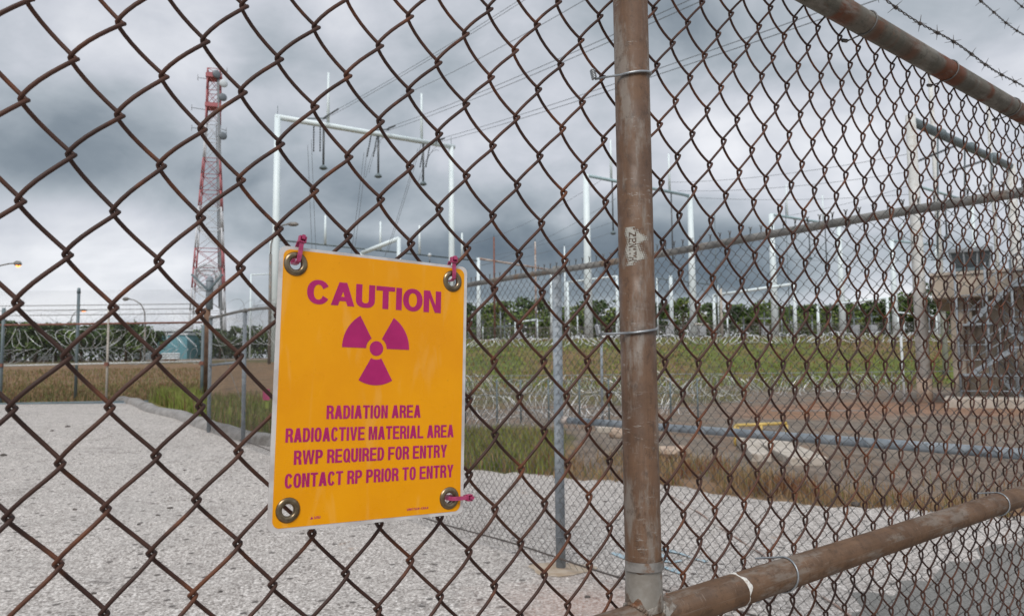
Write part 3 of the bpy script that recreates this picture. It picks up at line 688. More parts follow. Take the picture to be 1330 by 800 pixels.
for u in (3.4,):
    mb = MB(); mb.beam(nf(u, 2.0, .0), nf(u, zB[2][1] + .02, -.31), .03, .005); near.part('outrigger_arm', mb, 'galv_dark', smooth=False)

# ================================================================== SIGN
TS = .62; SE = np.array([math.cos(TS), math.sin(TS), 0]); SN = np.array([math.sin(TS), -math.cos(TS), 0])
tl = -.01; SU = Z * math.cos(tl) + SN * math.sin(tl); SN = SN * math.cos(tl) - Z * math.sin(tl)
ro = -.0295 - .004
SX = SE * math.cos(ro) + SU * math.sin(ro); SY = -SE * math.sin(ro) + SU * math.cos(ro)
SB = np.array([-0.1858, 0.5909, 1.4878]) + SE * .0032 + SU * -.1080
def sp_(x, y, n_=0): return SB + SX * x / 1000 + SY * y / 1000 + SN * n_ / 1000
sign = Thing('caution_sign', sp_(80, -3), 'orange and magenta laminated caution sign with radiation trefoil, tied to the nearest fence', 'sign')
def rrect(x0, y0, x1, y1, r, n=8):
    o = []
    for cx, cy, a in ((x1 - r, y0 + r, -90), (x1 - r, y1 - r, 0), (x0 + r, y1 - r, 90), (x0 + r, y0 + r, 180)):
        for k in range(n + 1): o.append((cx + r * math.cos(rad(a + 90 * k / n)), cy + r * math.sin(rad(a + 90 * k / n))))
    return o
holes = {'TL': (7.5, 204.0), 'TR': (152.8, 203.2), 'BR': (153.8, 10.6), 'BL': (9.3, 12.0)}
HR = 5.3
def plate(outline, z0, z1, holes_, hr, warp=True):
    cu = bpy.data.curves.new('plate', 'CURVE'); cu.dimensions = '2D'; cu.fill_mode = 'BOTH'; cu.extrude = (z1 - z0) / 2
    loops = [outline] + [[(cx + hr * math.cos(a), cy + hr * math.sin(a)) for a in np.linspace(0, 2 * math.pi, 29)[:-1]] for cx, cy in holes_]
    for l in loops:
        s2 = cu.splines.new('POLY'); s2.points.add(len(l) - 1); s2.use_cyclic_u = True
        for pt, (a, b) in zip(s2.points, l): pt.co = (a, b, 0, 1)
    o = bpy.data.objects.new('plate', cu); col.objects.link(o)
    dg = bpy.context.evaluated_depsgraph_get(); dg.update(); me = bpy.data.meshes.new_from_object(o.evaluated_get(dg))
    V = [tuple(v.co) for v in me.vertices]; Fc = [list(p_.vertices) for p_ in me.polygons]
    bpy.data.objects.remove(o)
    mb = MB(); mb.add([sp_(a, b, c + (z0 + z1) / 2) for a, b, c in V], Fc); return mb
HL = list(holes.values())
OUT = rrect(-6.0, -4.0, 168.5, 217.6, 6)
sign.part('laminate_sheet', plate(OUT, -1.0, 0, HL, HR), 'laminate', smooth=False)
PAN = rrect(-2.6, -1.2, 165.3, 215.2, 6)
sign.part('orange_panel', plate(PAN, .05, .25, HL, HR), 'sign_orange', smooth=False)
def put_text(nm, txt, x, y, width, h, w_, s, t, gap, p=2.5, z=.45, narrow={}, m_='sign_magenta'):
    V, Fc = text_mesh(txt, w_, s, t, gap, width, h, p, narrow); mb = MB(); mb.add([sp_(x + a, y + b, z + c * 1000) for a, b, c in V], Fc)
    return sign.part(nm, mb, m_, smooth=False)
put_text('lettering', 'CAUTION', 17.6, 173.4, 123.6, 19.2, .90, .26, .195, .055, 2.15, narrow={'C': 1.0, 'O': 1.0, 'T': .92, 'U': .90, 'N': .92, 'A': .98})
put_text('lettering', 'RADIATION AREA', 37.6, 81.3, 85.6, 10.8, .50, .180, .150, .062)
put_text('lettering', 'RADIOACTIVE MATERIAL AREA', 4.9, 63.7, 152.0, 10.9, .50, .180, .150, .062)
put_text('lettering', 'RWP REQUIRED FOR ENTRY', 12.2, 46.4, 138.2, 10.9, .50, .180, .150, .062)
put_text('lettering', 'CONTACT RP PRIOR TO ENTRY', 5.8, 28.8, 151.6, 10.8, .50, .180, .150, .062)
put_text('small_print', 'UM117AW-CRA4', 112.2, 3.2, 20.6, 1.9, .60, .17, .15, .16)
put_text('small_print', 'USI', 30.6, 3.7, 4.9, 1.9, .60, .17, .15, .16)
mb = MB(); mb.add([sp_(27.2, 3.7, .45), sp_(29.8, 3.7, .45), sp_(28.5, 5.7, .45)], [(0, 1, 2)]); sign.part('maker_mark', mb, 'sign_magenta', smooth=False)
tx, ty = 79.6, 139.5; Ri, Ro = 9.4, 30.8
for a0 in (0, 120, 240):
    V = []
    for k in range(17):
        a = rad(a0 + 60 * k / 16); V += [sp_(tx + Ri * math.cos(a), ty + Ri * math.sin(a), .45), sp_(tx + Ro * math.cos(a), ty + Ro * math.sin(a), .45)]
    mb = MB(); mb.add(V, [(2 * k, 2 * k + 1, 2 * k + 3, 2 * k + 2) for k in range(16)]); sign.part('trefoil_blade', mb, 'sign_magenta', smooth=False)
V = [sp_(tx, ty, .45)] + [sp_(tx + 6.2 * math.cos(a), ty + 6.2 * math.sin(a), .45) for a in np.linspace(0, 2 * math.pi, 37)[:-1]]
mb = MB(); mb.add(V, [(0, k, k % 36 + 1) for k in range(1, 37)]); sign.part('trefoil_hub', mb, 'sign_magenta', smooth=False)
for cx, cy in HL:
    V = []; n_, m_ = 40, 14
    pr = [(HR - .7, -1.4), (HR - .7, .2), (HR - .35, 1.0), (HR + .4, 1.75), (HR + 1.5, 2.05), (HR + 2.9, 1.75), (HR + 4.0, .95), (HR + 4.5, .3), (HR + 4.3, -1.4)]
    for k in range(n_):
        a = 2 * math.pi * k / n_
        for r_, z_ in pr: V.append(sp_(cx + r_ * math.cos(a), cy + r_ * math.sin(a), z_))
    m_ = len(pr); mb = MB(); mb.add(V, [(i * m_ + j, ((i + 1) % n_) * m_ + j, ((i + 1) % n_) * m_ + j + 1, i * m_ + j + 1) for i in range(n_) for j in range(m_ - 1)])
    sign.part('grommet', mb, 'brass')
def zip_tie(hx, hy, ex, ey, label):
    """strap from the grommet hole out over the sign edge to its square head, back behind to the fence wire"""
    t = Thing('zip_tie', sp_(ex, ey, 2), label, 'zip tie', 'magenta zip ties holding the sign')
    d_ = np.array([ex - hx, ey - hy]); L = np.linalg.norm(d_); d_ /= L; nn = np.array([-d_[1], d_[0]])
    path = [(-1.6, -9), (-2.2, -4), (-1.8, 0), (-.4, 2.9), (L * .25, 3.6), (L * .6, 3.3), (L, 3.0), (L + .8, 1.2), (L + .6, -4), (L * .5, -9.5), (0, -10.5), (-1.6, -9)]
    V = []; P3 = []
    for a, z_ in path: P3.append(sp_(hx + d_[0] * a, hy + d_[1] * a, z_))
    side = SX * nn[0] + SY * nn[1]
    P3 = np.array(P3); T = np.gradient(P3, axis=0)
    for p_, tt in zip(P3, T):
        tt = tt / np.linalg.norm(tt); nr_ = np.cross(side, tt)
        V += [p_ - side * .00175 - nr_ * .0006, p_ + side * .00175 - nr_ * .0006, p_ + side * .00175 + nr_ * .0006, p_ - side * .00175 + nr_ * .0006]
    mb = MB(); mb.add(V, [(4 * i + j, 4 * i + (j + 1) % 4, 4 * i + 4 + (j + 1) % 4, 4 * i + 4 + j) for i in range(len(path) - 1) for j in range(4)])
    t.part('strap', mb, 'zip', smooth=False, bevel=.0002)
    mb = MB(); D3 = SX * d_[0] + SY * d_[1]; hc = sp_(hx + d_[0] * (L + 1.4), hy + d_[1] * (L + 1.4), 2.6)
    for sg_ in (-1, 1): mb.box(hc + side * sg_ * .0024, (.0052, .0011, .0046), (D3, side, SN))
    mb.box(hc - D3 * .0021, (.0010, .0037, .0046), (D3, side, SN)); mb.box(hc + D3 * .0021, (.0010, .0037, .0046), (D3, side, SN))
    mb.box(hc - SN * .0008 + D3 * .0002, (.0030, .0036, .0018), (D3, side, SN))
    t.part('locking_head', mb, 'zip', smooth=False, bevel=.0003)
    mb = MB(); mb.box(hc + SN * .0020 + D3 * .0016, (.0036, .0026, .0030), (D3, side, SN)); t.part('cut_tail', mb, 'zip', smooth=False, bevel=.0002)
zip_tie(8.6, 206.6, 11.0, 222.5, 'magenta zip tie through the upper left grommet of the caution sign')
zip_tie(152.6, 206.0, 152.4, 221.0, 'magenta zip tie through the upper right grommet of the caution sign')
zip_tie(156.0, 10.2, 171.5, 10.0, 'magenta zip tie sticking out sideways from the lower right grommet')

# ================================================================== SECOND FENCE (galvanised, bare pavement)
TH2 = .9314; E2 = np.array([-math.cos(TH2), math.sin(TH2), 0]); N2 = np.array([-math.sin(TH2), -math.cos(TH2), 0]); Q0 = onz(728.6, 741, 0)
def s2(t, z, w_=0): return Q0 + E2 * t + Z * z + N2 * w_
def g2(t): p_ = Q0 + E2 * t; return gz(p_[0], p_[1])
f2 = Thing('galvanised_chain_link_fence', Q0, 'galvanised chain link fence crossing the pavement behind the rusty one, twisted points on top', 'fence')
def simple_wire(b1, sides, rr, samples, dl=.07, h=.0035, top=True):
    x, dep, b = wire(0, 0, b1, dl, h, samples)
    mb = MB(); mb.tube(np.stack([x * .036, -dep, b * PZ], 1), rr, sides)
    if top:
        a = np.array([x[-1] * .036, 0, b1 * PZ])
        mb.tube([a, a + (.001, 0, .012), a + (-.001, .002, .024), a + (.007, .003, .036)], rr, sides); mb.tube([a + (0, 0, .008), a + (-.0015, -.002, .022), a + (-.008, -.002, .035)], rr, sides)
    return mb
w2 = simple_wire(61, 4, .00165, np.array([0, .07, .3, .5, .7, .93]))
src = w2.build('wire', 'fabric_galv'); src.parent = f2.o; src.matrix_parent_inverse = f2.inv
src_o = simple_wire(60, 4, .00165, np.array([0, .07, .3, .5, .7, .93])).build('wire', 'fabric_galv'); src_o.parent = f2.o; src_o.matrix_parent_inverse = f2.inv
ang = math.atan2(-E2[1], -E2[0])        # fabric local x runs towards -E2
first = True
nW = 0
P2 = .036; K0 = -106; K1 = 193
rest = MB()
for k in range(K0, 262):
    t = k * P2
    p_ = s2(t, 0); zg = g2(t)
    if t > 9.36: break
    Rm = Matrix.Rotation(math.atan2(E2[1], E2[0]), 4, 'Z'); topz = 2.245
    Sz = (topz - zg * .75 - .06 + zg * .75) if True else 0
    bot = zg + .045; topz = 2.245 + .19 * sm((t - 2) / 6); sc_ = (topz - bot) / (61 * PZ)
    M = Matrix.Translation(Vector(s2(t, bot + (k % 2) * PZ * sc_, .030 + .008 * math.sin(t * 2.1)))) @ Rm @ Matrix.Diagonal((1, 1, sc_, 1))
    if k == K0: src.matrix_basis = M
    elif k == K0 + 1: src_o.matrix_basis = M
    elif k > K1:
        me_ = (src_o if k % 2 else src).data; rest.add([tuple(M @ v.co) for v in me_.vertices][: 60 * 6 * 4], [list(p.vertices) for p in me_.polygons if max(p.vertices) < 60 * 6 * 4])
    else: f2.copy_part(src_o if k % 2 else src, M)
f2.part('far_wires', rest, 'fabric_galv', kind='stuff')
def top2(t): return 2.2225 + .19 * sm((t - 2) / 6)
mb = MB(); mb.tube([s2(t, top2(t) + .006 * math.sin(t * 1.9)) for t in np.linspace(-4.6, 9.40, 60)], .0225, 16); f2.part('top_rail', mb, 'galv_dark')
mb = MB(); mb.tube([s2(-.06, 1.103), s2(-4.6, 1.108)], .0245, 16); f2.part('mid_rail', mb, 'galv')
mb = MB(); mb.tube([s2(-.052, 1.103), s2(-.115, 1.103)], .029, 14); f2.part('rail_collar', mb, 'rust_steel')
mb = MB(); mb.tube([s2(t, .105 + g2(t) + .008 * math.sin(t * 3), .045) for t in np.linspace(-4.6, 7.5, 60)], .0068, 6); f2.part('tension_wire', mb, 'barb')
for t, r_ in ((0, .036), (3.75, .034), (7.5, .031), (9.40, .031), (-4.4, .036)):
    zg = g2(t); mb = MB(); mb.tube([s2(t, zg - .1, 0), s2(t, top2(t) - .005, 0)], r_, 18); po = f2.part('post', mb, 'galv')
    mb = MB(); mb.tube([s2(t, top2(t) - .03), s2(t, top2(t) + .008), s2(t, top2(t) + .03), s2(t, top2(t) + .038)], [r_ + .004, r_ + .004, r_ * .8, .01], 16); f2.part('loop_cap', mb, 'galv_dark')
    for z_ in (.25, .75, 1.35, 1.85):
        mb = MB(); mb.tube([s2(t, zg + z_) + (E2 * math.cos(a) + N2 * math.sin(a)) * (r_ + .003) for a in np.linspace(-.3, 3.5, 12)], .0022, 5); f2.part('tie_wire', mb, 'tie_wire')
mb = MB(); mb.tube([s2(7.52, 1.29 + g2(7.55)), s2(9.38, 1.16 + g2(9.57))], .022, 10); f2.part('mid_rail', mb, 'galv')
mb = MB(); mb.tube([s2(7.55, .98), s2(9.35, 2.28)], .006, 6); f2.part('brace_rod', mb, 'galv_dark')
mb = MB(); nn_ = 26; V = [s2(0, .030, 0)]
for k in range(nn_): a = 2 * math.pi * k / nn_; r_ = .21 + .03 * math.sin(3 * a + 1) + R_.uniform(-.012, .012); V.append(s2(0, .016, 0) + np.array([cos(a) * r_ * 1.15, sin(a) * r_ * .9, 0]))
mb.add(V, [(0, k, k % nn_ + 1) for k in range(1, nn_ + 1)]); tag(mb.build('post_footing', 'tan_conc'), 'tan concrete footing patch at the foot of the grey fence post', 'footing')
# rusty cable lying across the pavement
cp = [onz(x, y, .02) for x, y in ((855, 634), (905, 664), (950, 694), (1000, 726), (1050, 763), (1098, 794), (1130, 822))]
mb = MB(); mb.tube([cp[i] + (cp[i + 1] - cp[i]) * k / 6 + Z * .004 * sin(k + i) for i in range(6) for k in range(6)], .007, 6)
tag(mb.build('rusty_cable', 'rust_steel'), 'thin rusty cable lying slantwise across the pavement right of the brown post', 'cable')

# ================================================================== FAR GATE FENCE on the left
DG = 21.2
def lf(px, py, D_=DG): return at(px, py, D_)
f3 = Thing('far_gate_fence', at(120, 527, DG), 'far chain link gate with rust red top rail and white mid rail where pavement ends', 'fence')
zt = lf(130, 421)[2]; zm = lf(130, 473)[2]; zb3 = lf(130, 524)[2]
XL, XR = lf(-60, 421)[0], lf(263, 421)[0]
mb = MB(); mb.tube([np.array([XL, DG, zt]), np.array([XR, DG, zt + .02])], .028, 8); f3.part('top_rail', mb, 'rust_rail')
mb = MB(); mb.tube([np.array([XL, DG, zm - .03]), np.array([XR, DG, zm + .05])], .025, 8); f3.part('mid_rail', mb, 'pole_white')
for px, tp, r_, m_ in ((1, 400, .045, 'sub_dark'), (138.5, 398, .032, 'pole_beige'), (262, 422, .045, 'sub_dark'), (-60, 398, .04, 'galv')):
    a = lf(px, 500); mb = MB(); mb.tube([np.array([a[0], DG, zb3 - .25]), np.array([a[0], DG, lf(px, tp)[2]])], r_, 8); f3.part('post', mb, m_)
    mb = MB(); mb.box((a[0], DG - .03, zm), (.11, .08, .10)); f3.part('bracket', mb, 'rust_rail', smooth=False)
for i, (y_, r_, dd) in enumerate(((527.0, .030, .25), (522.5, .040, .10))):
    a = lf(-40, y_ + 3, DG - dd); b = lf(192, y_ - 4 + i * 3, DG - dd); mb = MB(); mb.tube([a, b], r_, 8); f3.part('bottom_pipe', mb, 'galv' if i == 0 else 'sub_dark')
mb = MB(); a = lf(-40, 534, DG - .1); b = lf(190, 527, DG - .1); mb.beam(a, b, .25, .10); f3.part('bottom_sill', mb, 'stone_dark', smooth=False)
def mesh_panel(mb, X0, X1, z0, z1, y, p, r):
    """woven panel of zig-zag wires too fine to pick apart"""
    n_ = int((X1 - X0) / p); mz = int((z1 - z0) / (p * .6))
    for k in range(n_):
        P_ = [np.array([X0 + (k + (k + i) % 2) * p, y + (.002 if (k + i) % 2 else -.002), z0 + i * (z1 - z0) / mz]) for i in range(mz + 1)]
        mb.tube(P_, r, 3, cap=False)
mb = MB(); mesh_panel(mb, XL, XR, zb3 + .02, zt, DG - .04, .062, .0032); f3.part('fabric', mb, 'fabric_far', smooth=False, kind='stuff')
for z_, nm in ((lf(0, 397.5)[2], 1), (lf(0, 403.5)[2], 2), (lf(0, 410)[2], 3)):
    mb = MB(); n_ = 70
    mb.tube([np.array([XL, DG, z_]), np.array([XR - .05, DG, z_ + .0])], .008, 4)
    for k in range(n_): x = XL + (XR - XL) * (k + .5) / n_; mb.bar((x - .012, DG, z_ - .03), (x + .012, DG, z_ + .03), .005, 3)
    f3.part('barbed_strand', mb, 'fabric_far')
# tall net fence behind it, one dark post
tn = Thing('net_fence', at(97, 527, 22.6), 'tall fine mesh net fence with one slim dark post rising above the far gate', 'fence')
a = at(97.5, 526, 22.6); mb = MB(); mb.tube([np.array([a[0], 22.6, gz(a[0], 22.6) - .1]), np.array([a[0], 22.6, at(97, 378, 22.6)[2]])], .045, 8); tn.part('post', mb, 'sub_dark')
mb = MB(); mb.tube([np.array([a[0], 22.6, at(97, 381, 22.6)[2]]), np.array([a[0], 22.6, at(97, 374, 22.6)[2]])], [.06, .04], 8); tn.part('cap', mb, 'sub_dark')
mb = MB(); mesh_panel(mb, at(-60, 400, 22.6)[0], at(262, 400, 22.6)[0], at(0, 430, 22.6)[2], at(97, 377.5, 22.6)[2], 22.6, .05, .0024); tn.part('netting', mb, 'net_dark', smooth=False, kind='stuff')
# big corner post with V arms
DC = 21.5; a = at(268, 520, DC); x0 = a[0]; zg = gz(x0, DC)
cpst = Thing('corner_post', (x0, DC, zg), 'corner post, rusty below, grey with domed cap above, holding V shaped wire arms', 'post')
mb = MB(); mb.tube([(x0 - .03, DC, zg - .1), (x0 - .03, DC, at(267, 400, DC)[2])], .095, 14); cpst.part('lower_post', mb, 'brown_wood')
z1 = at(268, 364, DC)[2]; mb = MB(); mb.tube([(x0 + .03, DC, at(267, 402, DC)[2]), (x0 + .03, DC, z1), (x0 + .03, DC, z1 + .06), (x0 + .03, DC, z1 + .11), (x0 + .03, DC, z1 + .13)], [.10, .10, .085, .05, .01], 14); cpst.part('upper_post', mb, 'galv')
mb = MB(); mb.tube([(x0 + .03, DC, z1 - .03), (x0 + .03, DC, z1)], .115, 14); cpst.part('cap_ring', mb, 'galv')
for px in (249, 289):
    mb = MB(); mb.beam((x0 + .03, DC - .1, at(268, 378, DC)[2]), at(px, 356.5, DC - .1), .06, .05); cpst.part('arm', mb, 'sub_dark', smooth=False)
def razor(name, a, b, R0, pitch, label, m_='razor', wire_r=.006, group=None, rag=.12, seed=1, barb=True):
    rr = random.Random(seed); a = np.asarray(a, float); b = np.asarray(b, float); t = b - a; L = np.linalg.norm(t); t /= L; sd_ = np.cross(t, Z); sd_ /= np.linalg.norm(sd_)
    n_ = int(L / pitch); P_ = []; mb = MB(); k = 0
    ph = [rr.uniform(0, 6) for _ in range(3)]
    for i in range(n_ * 14):
        s = i / 14; A = 2 * math.pi * s; rad_ = R0 * (1 + rag * sin(s * .7 + ph[0]))
        off = t * (s * pitch + pitch * .9 * sin(A * 1.07 + ph[1]) + .25 * pitch * sin(s * 1.9)) 
        c = a + off + Z * (R0 + .05 * R0 * sin(s * .37 + ph[2]))
        pt = c + sd_ * rad_ * cos(A) + Z * rad_ * sin(A) + sd_ * .1 * R0 * sin(s * .5)
        P_.append(pt)
        if barb and i % 2 == 0 and len(P_) > 1:
            tg = P_[-1] - P_[-2]; tg = tg / (np.linalg.norm(tg) + 1e-9); o_ = np.cross(tg, sd_ + Z * .3); o_ /= np.linalg.norm(o_) + 1e-9
            bl = .03; b0 = pt; mb.add([b0 - tg * bl, b0 + o_ * wire_r * 1.8, b0 + tg * bl, b0 - o_ * wire_r * 1.8], [(0, 1, 2, 3)])
    mb.tube(P_, wire_r, 3)
    o = mb.build(name, m_, None, smooth=False); tag(o, label, 'razor wire', group); return o
GR = 'concertina razor wire coils'
A = lambda px, py, D_, dz=0: at(px, py, D_) + Z * dz
razor('razor_wire_coil', A(-40, 452, 26), A(262, 450, 26), .31, .33, 'upper razor wire coil hung behind the far gate on the left', 'razor', .006, GR, seed=2)
razor('razor_wire_coil', A(-40, 474, 25), A(262, 472, 25), .27, .30, 'lower razor wire coil behind the mid rail of the far gate', 'razor_dull', .007, GR, seed=3)
razor('razor_wire_coil', A(-40, 423, 23), A(262, 422, 23), .22, .35, 'thin dull razor wire coil along the top of the far gate', 'razor_dull', .004, GR, seed=4, barb=False)
razor('razor_wire_coil', A(268, 372, 21.6), A(269, 379, 32), .36, .5, 'razor wire loops held in the V arms of the corner post', 'razor_dull', .008, GR, seed=5)
razor('razor_wire_coil', A(300, 415, 24), A(610, 424, 30), .35, .34, 'razor wire coil topping the fence beyond the corner post, left of the orange sign', 'razor_dull', .006, GR, seed=6)
razor('razor_wire_coil', A(278, 447, 22.5), A(600, 455, 31), .40, .30, 'razor wire coil on the grass between the corner post and the orange sign', 'razor', .006, GR, seed=7)

# ================================================================== FIELD: coils, small things
def gpt(px, D_, dz=0):
    r = ray(px, 480); x = CAM[0] + r[0] * D_ / r[1]; return np.array([x, D_, gz(x, D_) + dz])
razor('razor_wire_coil', gpt(560, 17.2), gpt(800, 18.5), .26, .22, 'nearest razor wire coil in the field, left of the brown post', 'razor_dull', .006, GR, seed=11)
razor('razor_wire_coil', gpt(540, 21.5), gpt(905, 23.5), .34, .24, 'second razor wire coil in the field, stacked behind the nearest', 'razor', .007, GR, seed=12)
razor('razor_wire_coil', gpt(520, 27), gpt(980, 30), .36, .26, 'third razor wire coil in the field, crossing behind the brown post', 'razor_dull', .008, GR, seed=13)
razor('razor_wire_coil', gpt(500, 35), gpt(1190, 37), .42, .42, 'long razor wire coil along the foot of the grass bank', 'razor', .010, GR, rag=.3, seed=14)
razor('razor_wire_coil', gpt(500, 69.5, .1), gpt(1230, 69.5, .1), .45, .55, 'razor wire coil on the crest of the grass bank before the substation', 'razor', .030, GR, rag=.25, seed=15)
razor('razor_wire_coil', gpt(520, 41), gpt(1180, 43), .38, .32, 'farthest razor wire coil below the grass bank, behind the long one', 'razor_dull', .010, GR, seed=16)
# low picket line carrying the coils
ff = Thing('coil_fence', gpt(700, 21), 'low dark wire fence with thin stakes carrying the razor coils in the field', 'fence')
for px in (560, 604, 645, 676, 712, 752, 790, 870, 905):
    a = gpt(px, 20.6); mb = MB(); mb.tube([a - Z * .1, a + Z * 1.15], .024, 5); ff.part('stake', mb, 'sub_dark')
for z_ in (.35, .75, 1.1):
    mb = MB(); mb.tube([gpt(545, 20.6, z_), gpt(910, 20.6, z_)], .006, 4); ff.part('strand', mb, 'sub_dark')
fl = Thing('bank_foot_fence', gpt(900, 46), 'pale low wire fence running along the foot of the grass bank', 'fence')
for i in range(26):
    a = gpt(560 + i * 26, 46); mb = MB(); mb.tube([a - Z * .1, a + Z * 1.0], .03, 5); fl.part('stake', mb, 'galv_dark')
mb = MB(); mb.tube([gpt(540, 46, .95), gpt(1240, 46, .95)], .02, 5); fl.part('rail', mb, 'galv')
a = gpt(781, 20.0); b = np.array([at(781, 440, 20)[0], 20, at(781, 440, 20)[2]]); pl = Thing('slim_pole', a, 'slim grey pole standing in the field just left of the brown post', 'pole')
mb = MB(); mb.tube([a - Z * .1, b], .035, 8); pl.part('shaft', mb, 'galv'); mb = MB(); mb.tube([b, b + Z * .02], .045, 8); pl.part('cap', mb, 'galv_dark')
mb = MB(); mb.tube([at(852, 481, 19), at(917, 530, 21)], .016, 5); tag(mb.build('guy_wire', 'bead_white'), 'white slanting guy wire in the field right of the brown post', 'guy wire')
a = gpt(783, 17.3); mb = MB(); mb.box(a + Z * .06, (.36, .25, .15)); tag(mb.build('concrete_block', 'conc_pale', smooth=False, bevel=.03), 'small tan concrete block in the field left of the brown post', 'block')
def rock(name, c, r_, m_, label, cat, group=None, sq=.6, seed=1):
    rr = random.Random(seed); bm = bmesh.new(); bmesh.ops.create_icosphere(bm, subdivisions=2, radius=1); V = []
    for v in bm.verts: k = 1 + rr.uniform(-.16, .16); V.append(np.asarray(c, float) + np.array([v.co.x * r_[0], v.co.y * r_[1], v.co.z * r_[2] + r_[2] * sq]) * k - np.array(c) * 0)
    mb = MB(); mb.add(V, [[v.index for v in f.verts] for f in bm.faces]); bm.free(); return tag(mb.build(name, m_, smooth=False), label, cat, group)
rock('boulder', gpt(802, 16.0), (.20, .16, .13), 'stone_tan', 'rounded reddish tan boulder in dry grass just left of the brown post', 'rock', seed=3)
rock('boulder', gpt(868, 12.6), (.34, .25, .12), 'stone_tan', 'flat tan boulder in dry weeds just right of the brown post', 'rock', seed=4)
STL = ['larger dark stone on the pavement near the far gate, left of the net post', 'small dark stone just left of the larger one near the far gate', 'dark stone in the pavement left of the sign, larger of a pair', 'smaller dark stone of the pair on the pavement left of the sign', 'small dark stone in mid pavement at far left', 'small dark stone low on the pavement under the sign left corner', 'dark stone near the bottom edge, left of the brown post', 'small dark stone on the pavement behind the mesh beside the post', 'dark stone at the weed edge far right of the brown post', 'dark stone at the bottom edge, lower left', 'tiny dark stone right above the pair left of the sign', 'tiny dark stone on the pavement between the curb and the sign', 'dark stone on the pavement at the extreme left edge']
for i, (px, py, r_) in enumerate(((88, 545, .05), (68, 552, .035), (221, 666, .028), (205, 676, .022), (97, 668, .022), (286, 771, .018), (763, 778, .020), (786, 653, .02), (1112, 657, .055), (122, 773, .02), (180, 689, .018), (240, 610, .02), (5, 583, .05))):
    p_ = onz(px, py, gz(*onz(px, py, .2)[:2])); rock('dark_stone', (p_[0], p_[1], gz(p_[0], p_[1]) + .012), (r_, r_ * .8, r_ * .5), 'stone_dark', STL[i], 'stone', 'loose dark stones on the pavement', .3, seed=20 + i)
# pale slabs of a drainage flume with yellow pipe barrier
for i, (px, py, r_) in enumerate(((936, 788, .085), (962, 781, .06))):
    p_ = onz(px, py, 0); rock('grey_rock', (p_[0], p_[1], .03), (r_, r_ * .8, r_ * .7), 'conc_curb', ['larger grey rock at the bottom edge just under the welded rail', 'smaller grey rock right of the larger one under the welded rail'][i], 'rock', seed=60 + i)
slab = Thing('concrete_flume', gpt(1000, 12.3), 'tan concrete drainage slabs sloping in the gravel below the yellow barrier', 'flume')
for (x0_, y0_, D0), (x1_, y1_, D1), wd in (((985, 0, 14.3), (1046, 0, 11.4), .55), ((962, 0, 14.4), (985, 0, 11.9), .30)):
    a = gpt(x0_, D0, .10); b = gpt(x1_, D1, .05); mb = MB(); mb.beam(a, b, wd, .14); slab.part('slab', mb, 'conc_pale', smooth=False, bevel=.02)
mb = MB(); a = gpt(960, 14.6); b = gpt(1018, 14.6); mb.beam(a + Z * .08, b + Z * .08, .2, .25); slab.part('head_wall', mb, 'conc_pale', smooth=False, bevel=.02)
yb_ = Thing('yellow_barrier', gpt(985, 14.2), 'low yellow pipe barrier over the drainage slabs behind the grey rail', 'barrier')
X = [gpt(p, 14.2) for p in (952, 986, 1019)]; topz = at(985, 552, 14.2)[2]
mb = MB(); mb.tube([np.array([*X[0][:2], topz]), np.array([*X[2][:2], topz + .03])], .03, 8); yb_.part('top_bar', mb, 'yellow_paint')
for p_ in X: mb = MB(); mb.tube([p_ - Z * .1, np.array([*p_[:2], topz + .005])], .028, 8); yb_.part('upright', mb, 'yellow_paint')
p_ = gpt(956, 14.9); mb = MB(); mb.tube([p_ - Z * .1, np.array([*p_[:2], topz - .02])], .025, 8); yb_.part('upright', mb, 'yellow_paint')
# grey gutter edge line beyond
mb = MB(); mb.beam(gpt(1000, 24.5, .0), gpt(1130, 24.0, .0), .08, .06); tag(mb.build('gutter_edge', 'conc_curb', smooth=False), 'thin pale concrete edging on the gravel left of the stair building', 'edging')

# ================================================================== VEGETATION
def blades(name, label, region, n_, h0, h1, mats, width, kind='stuff', cat='grass', seed=1, lean=.35):
    rr = random.Random(seed); mb = MB(); V = []; Fc = []; MI = []
    for i in range(n_):
        p_ = region(rr)
        if p_ is None: continue
        x, y = p_; z = gz(x, y); h = rr.uniform(h0, h1); a = rr.uniform(0, 6.28); l = h * lean * rr.uniform(.2, 1.4); wx, wy = cos(a + 1.57) * width, sin(a + 1.57) * width
        b0 = len(V); V += [(x - wx, y - wy, z), (x + wx, y + wy, z), (x + cos(a) * l * .4 + wx * .7, y + sin(a) * l * .4 + wy * .7, z + h * .6), (x + cos(a) * l * .4 - wx * .7, y + sin(a) * l * .4 - wy * .7, z + h * .6), (x + cos(a) * l, y + sin(a) * l, z + h)]
        Fc += [(b0, b0 + 1, b0 + 2, b0 + 3), (b0 + 3, b0 + 2, b0 + 4)]; m_ = rr.choices(range(len(mats)), weights=[m[1] for m in mats])[0]; MI += [m_, m_]
    mb.add(V, Fc); mb.mi = MI; return tag(mb.build(name, [m[0] for m in mats], smooth=False), label, cat, kind=kind)
def reg_tuft(rr):
    px = rr.triangular(188, 268, 225); D_ = rr.uniform(15.4, 21.5); p_ = gpt(px, D_); x, y = p_[0], p_[1]
    return (x, y) if y > yb(x) + .25 else None
blades('tall_grass', 'bright green tall grass clump behind the curb by the corner post', reg_tuft, 9000, .18, .52, [('grass_green', 6), ('grass_mid', 2), ('grass_dry', 1)], .010, seed=2)
def reg_verge(rr):
    px = rr.uniform(262, 600); D_ = rr.uniform(11.6, 22); x, y = gpt(px, D_)[:2]; return (x, y) if y > yb(x) + .2 else None
blades('verge_grass', 'mixed green grass behind the fence between the curb and the sign', reg_verge, 14000, .10, .36, [('grass_mid', 5), ('grass_green', 2), ('grass_dry', 2)], .009, seed=3)
